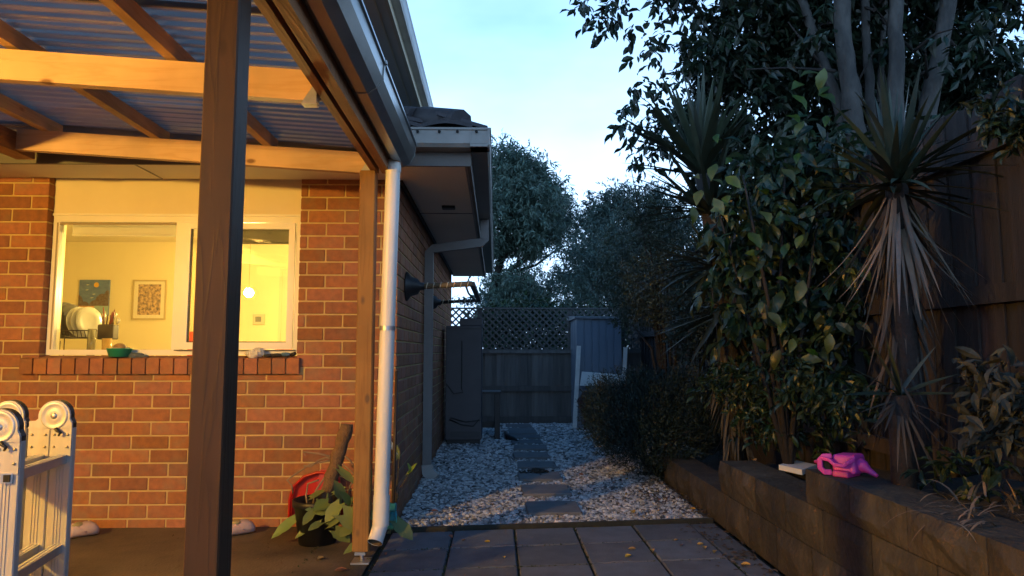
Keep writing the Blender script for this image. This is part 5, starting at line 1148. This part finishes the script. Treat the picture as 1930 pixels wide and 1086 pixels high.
# --- plants at the right border of the frame
rp = thing('border_plant', (2.0, 2.3, .5), 'dim leafy plant by the fence at the far right of the bed', 'plant')
ells = [pe(1890,720,60,60,2.35,.15), pe(1920,800,60,70,2.3,.15), pe(1870,790,40,40,2.4,.12)]
T = ellip_points(ells, 90); V, Fa = twig_leaves(T, 5, .10, .075, .8, LEAF_V, LEAF_F, .2); tag(np_mesh('foliage', V, Fa, mat('dim_leaf', (.03,.034,.022), (.022,.024,.016), .7, 6, island=.4), rp), kind='stuff')
b = MB()
for q in range(6): e_ = Vector(T[q]); b.tube([(2.0+random.uniform(-.05,.05),2.35,.5), e_], [.008,.004], 5)
b.build('stem', bark_dark, rp)
dg = thing('dry_plant', (1.75, 2.2, .55), 'heap of dry curled stems on the wall top at the right', 'plant')
for q in range(46):
    s_ = at(random.uniform(1770,1950), random.uniform(955,1010), random.uniform(2.15,2.6)); s_.z = max(s_.z, .56); d = Vector((random.uniform(-1,1), random.uniform(-.5,.3), random.uniform(.1,.9)))
    vs, fs = sword(s_, d, random.uniform(.08,.2), random.uniform(.006,.014), random.uniform(.8,2.2)); b = MB(); b.add(vs, fs, True); b.build('dry_leaf', dead_l, dg, fixnormals=False)
ck = thing('creeper', (FX-.07, 2.75, 1.9), 'dark clump of creeper hanging on the fence top at far right', 'creeper')
ells = [pe(1900,215,45,32,2.72,.09), pe(1930,235,40,30,2.7,.08)]
T = ellip_points(ells, 60); V, Fa = twig_leaves(T, 6, .09, .06, .9, LEAF_V, LEAF_F, .3); tag(np_mesh('foliage', V, Fa, ficus_l, ck), kind='stuff')
b = MB(); b.tube([(FX-.07,2.75,1.75), at(1900,215,2.72), at(1940,230,2.7)], .006, 5); b.build('stem', bark_dark, ck)
# leafy undergrowth on the bed
ug_ = thing('undergrowth', (1.75, 3.9, .4), 'low dark undergrowth of stalks below the citrus shrub', 'plant')
ells = [pe(1440,760,70,70,4.6,.3), pe(1500,790,90,50,4.3,.25), pe(1400,720,70,60,4.8,.3), pe(1480,700,90,50,4.1,.2), pe(1560,740,70,40,3.8,.25), pe(1620,760,60,30,3.4,.2), pe(1820,880,80,30,2.7,.15)]
T = ellip_points(ells, 420); V, Fa = twig_leaves(T, 5, .12, .07, .8, LEAF_V, LEAF_F, .3); tag(np_mesh('foliage', V, Fa, citrus_l, ug_), kind='stuff')

# --- far trees behind the fences
def far_tree(name, base, ells, ntw, per, tl, ls, m, label, trunks, seed, droop=.3, nclump=None):
    o = thing(name, base, label, 'tree', 'trees beyond the back fence')
    b = MB()
    for pts, r in trunks: b.tube(pts, [r*(1-.6*i/(len(pts)-1)) for i in range(len(pts))], 8)
    b.build('trunk', bark_dark, o)
    if nclump:
        C = ellip_points(ells, nclump, .2); k = ntw//nclump; sc = rng.uniform(.4,1.15,(nclump,1,1))
        T = (C[:,None,:] + rng.normal(size=(nclump,k,3))*np.array([.34,.34,.24])*sc).reshape(-1,3)
    else: T = ellip_points(ells, ntw)
    V, Fa = twig_leaves(T, per, tl, ls, .62, KITE_V, KITE_F, droop); tag(np_mesh('crown', V, Fa, m, o), kind='stuff'); return o
YE = 22.0
far_tree('eucalyptus_tree', (at(935,640,YE).x, YE, 0), [pe(945,310,32,32,YE,1.2), pe(975,350,50,45,YE,1.6), pe(1015,390,48,42,YE,1.5), pe(950,410,60,45,YE,1.6), pe(1000,440,60,40,YE,1.5), pe(935,460,40,30,YE,1.2), pe(1045,400,22,45,YE,1.0), pe(980,540,50,30,YE,1.4), pe(960,575,60,28,YE,1.4)], 6400, 10, .34, .19, euc_l,
         'tall pale green eucalyptus beyond the back fence, beside the house gutter', [([at(925,640,YE), at(925,560,YE), at(945,490,YE), at(985,430,YE), at(1010,390,YE)], .16), ([at(926,560,YE), at(960,510,YE), at(1020,465,YE), at(1045,430,YE)], .10), ([at(930,540,YE), at(950,470,YE), at(960,380,YE), at(950,310,YE)], .12), ([at(960,515,YE), at(1010,500,YE), at(1050,470,YE)], .06)], 1, .35, 105)
YF = 19.0
far_tree('leafy_tree', (at(1130,660,YF).x, YF, 0), [pe(1110,430,40,40,YF,1.2), pe(1150,395,50,38,YF,1.3), pe(1215,400,60,38,YF,1.4), pe(1120,490,60,40,YF,1.4), pe(1190,470,70,45,YF,1.4), pe(1090,540,55,35,YF,1.3), pe(1270,440,50,50,YF,1.2), pe(1230,550,80,40,YF,1.4)], 5600, 9, .30, .15, euc_d,
         'dense dull green tree beyond the fence, right of the pale eucalyptus', [([at(1120,660,YF), at(1125,540,YF), at(1140,470,YF), at(1150,390,YF)], .14), ([at(1124,560,YF), at(1180,500,YF), at(1215,400,YF)], .09), ([at(1124,570,YF), at(1095,520,YF), at(1085,450,YF)], .07)], 2, .1, 90)
YG = 15.5
far_tree('round_tree', (at(1090,700,YG).x, YG, 0), [pe(1130,470,50,45,YG,.9), pe(1150,550,80,50,YG,1.0), pe(1090,570,50,45,YG,.9), pe(1200,600,60,50,YG,.9)], 2600, 9, .26, .115, euc_d,
         'dark rounded tree behind the shed roof', [([at(1110,700,YG), at(1112,600,YG), at(1130,480,YG)], .10), ([at(1112,610,YG), at(1170,560,YG)], .06)], 3, .1, 60)
hd = thing('hedge_shrub', (.3, 13.2, 0), 'mixed green shrub seen through the fence lattice', 'shrub')
ells = [pe(960,615,60,50,13.2,.5), pe(1040,625,55,52,13.4,.5), pe(1000,670,110,45,13.0,.5), pe(1000,590,60,30,14,.5), pe(1025,590,34,30,13.6,.3), pe(930,620,45,45,13.4,.4), pe(890,640,40,30,13.4,.4), pe(1150,620,90,50,13.6,.4)]
T = ellip_points(ells, 2600); V, Fa = twig_leaves(T, 8, .2, .10, .9, KITE_V, KITE_F, .2); tag(np_mesh('foliage', V, Fa, citrus_l, hd), kind='stuff')
b = MB(); b.tube([(.3,13.2,0),(.4,13.2,.9),(.5,13.3,1.4)], [.05,.04,.02], 6); b.build('stem', bark_dark, hd)
sp_ = thing('sapling', (at(885,640,11.6).x, 11.6, 0), 'pale forked sapling trunk seen past the end of the house', 'tree')
b = MB(); b.tube([at(889,760,11.6), at(889,640,11.6), at(893,615,11.6), at(902,575,11.6)], [.05,.045,.04,.02], 8); b.tube([at(892,620,11.6), at(882,595,11.6), at(872,585,11.6)], [.03,.025,.012], 8); b.build('trunk', mat('green_bark', (.14,.16,.10), (.1,.11,.07), .8, 10), sp_)
ells = [pe(880,570,22,14,11.8,.3), pe(905,560,16,14,11.8,.3)]
T = ellip_points(ells, 40); V, Fa = twig_leaves(T, 7, .16, .08, .8, KITE_V, KITE_F, .2); tag(np_mesh('crown', V, Fa, euc_d, sp_), kind='stuff')

# ================================================================== FALLEN LEAVES
yl = mat('fallen_yellow', (.62,.36,.05), (.5,.27,.04), .6, 40, rand=.3)
fl = mat('fallen_brown', (.34,.14,.06), (.26,.1,.05), .7, 40, rand=.3)
fm = {}
for key, m_ in (('y', yl), ('b', fl)):
    me = bpy.data.meshes.new('fallen_leaf'); cur = LEAF_V.copy()*[1.3,1,1]; cur[:,2] = np.abs(cur[:,0])*.9 + .35*(cur[:,1]-.5)**2; me.from_pydata([tuple(v) for v in cur], [], [tuple(f) for f in LEAF_F]); me.materials.append(m_); fm[key] = me
spots = [
 (1190,965,'y','g',.075,'large yellow leaf on the gravel right beside the timber edging'), (1178,1052,'y','p',.05,'bright orange yellow leaf on the pavers nearest the bottom of the photo'),
 (1199,1036,'y','p',.045,'yellow leaf on a paver just above the bright orange one'), (1230,1042,'y','p',.055,'curled yellow leaf lying on a paver joint, middle of the pavers'),
 (1327,1027,'y','p',.045,'topmost yellow leaf of the cluster of three on the pavers'), (1329,1036,'y','p',.045,'middle yellow leaf of the cluster of three on the pavers'), (1345,1044,'y','p',.045,'lowest yellow leaf of the cluster of three on the pavers'),
 (1278,1018,'y','p',.03,'tiny pale leaf alone on a paver left of the cluster'), (924,1022,'y','p',.035,'small yellow leaf on a joint between the left pavers'), (949,1050,'y','p',.03,'small yellow leaf low on the left pavers, near a crossing of joints'),
 (853,1015,'b','p',.045,'red brown leaf on the paver joint right of the downpipe foot'), (1377,998,'y','p',.04,'yellow leaf on the pavers at the foot of the block wall'), (1387,1003,'b','p',.04,'dark brown leaf touching the yellow one at the wall foot'),
 (1415,1066,'y','p',.05,'dull yellow leaf at the lower right end of the pavers'), (826,964,'b','g',.055,'rust brown leaf on gravel in the streak of warm light'), (858,960,'b','g',.045,'dark leaf on gravel right of the rust brown one'),
 (1178,903,'y','g',.045,'yellow leaf on gravel under the dark shrub'), (1183,932,'y','g',.045,'yellow leaf on gravel above the large yellow one'), (1240,945,'b','g',.045,'brown leaf on gravel between the shrub and the edging'),
 (1238,963,'y','g',.045,'pale yellow leaf on gravel right of the large yellow one'), (1300,960,'y','g',.045,'pale leaf on the gravel corner next to the block wall'), (1090,895,'b','g',.055,'orange brown leaf on gravel beside the dirt topped stepping stone'),
 (972,870,'y','g',.045,'small yellow leaf on gravel left of the stepping stones'), (1270,915,'y','g',.035,'yellow leaf on gravel at the far end of the block wall'), (1425,870,'y','w',.06,'larger yellow leaf on top of the middle step of the block wall'),
 (1420,885,'y','w',.04,'curled pale leaf on the middle step of the wall, in front of the larger one'), (1497,911,'y','w',.035,'small pale leaf on the wall step close to the white foam'), (655,1076,'b','c',.065,'orange brown leaf on the patio at the bottom edge of the photo'),
 (597,1057,'y','c',.055,'thin curled leaf on the dark patio in front of the pot'), (690,1058,'y','c',.04,'pale yellow leaf on the patio by the post foot'), (725,1043,'b','p',.04,'brown leaf touching the mouth of the white downpipe'),
 (1285,1030,'b','p',.04,'black brown curled leaf on the pavers left of the cluster of three'), (870,1020,'b','p',.03,'tiny brown leaf right of the red brown one on the pavers')]
for (px, py, kd, where, s_, lab) in spots:
    z = {'g': .022, 'p': .006, 'c': .001, 'w': .387}[where]; c = gnd(px, py, z)
    o = inst('fallen_leaf', fm[kd], (c.x, c.y, c.z+.001), None, (random.uniform(-.1,.1), random.uniform(-.1,.1), random.uniform(0,6.28))); o.scale = (s_, s_, s_)
    tag(o, lab, 'leaf', 'fallen leaves')
# leaf litter at the foot of the wall
P = []
for q in range(170):
    x_ = RX - abs(random.gauss(0,.12)); P.append((x_, random.uniform(3.0,5.9), .024 if True else .01))
for q in range(170):
    x_ = 1.42 - abs(random.gauss(0,.30)); P.append((x_, random.uniform(4.7,6.0), .024))
for q in range(200): P.append((random.uniform(-.6,1.4), random.uniform(4.55,8.5), .024))
for q in range(40): P.append((random.uniform(1.1,1.4), random.uniform(3.6,4.5), .006))
P = np.array(P); P[:,2] = np.where(P[:,1] > edgeY(P[:,0]), .024, .006)
D = rdirs(len(P))*[1,1,.15]; V, Fa = place(LEAF_V, LEAF_F, P, D, np.tile([0.,0.,1.],(len(P),1))+rdirs(len(P))*.3, rng.uniform(.02,.05,len(P)))
V[:,2] = np.maximum(V[:,2], .004); tag(np_mesh('leaf_litter', V, Fa, mat('litter', (.10,.06,.035), (.05,.035,.025), .9, 20, island=.5)), kind='stuff')

# crumbs, twigs and leaf scraps on the patio
n = 260; P = np.stack([rng.uniform(-2.4,-.68,n), rng.uniform(2.6,4.45,n), np.full(n,.0)],1)
k_ = 90; P[:k_,0] = PX + rng.normal(size=k_)*.22; P[:k_,1] = PY - .1 + rng.normal(size=k_)*.16
P[:,0] = np.minimum(P[:,0], -.68); D = rdirs(n)*[1,1,.08]; V, Fa = place(NARROW_V*[1.6,1,1], NARROW_F, P, D, np.tile([0.,0.,1.],(n,1)), rng.uniform(.008,.03,n)); V[:,2] = np.abs(V[:,2]) + .001
tag(np_mesh('debris', V, Fa, mat('debris_brown', (.20,.12,.06), (.06,.045,.03), .9, 20, island=.6)), kind='stuff')
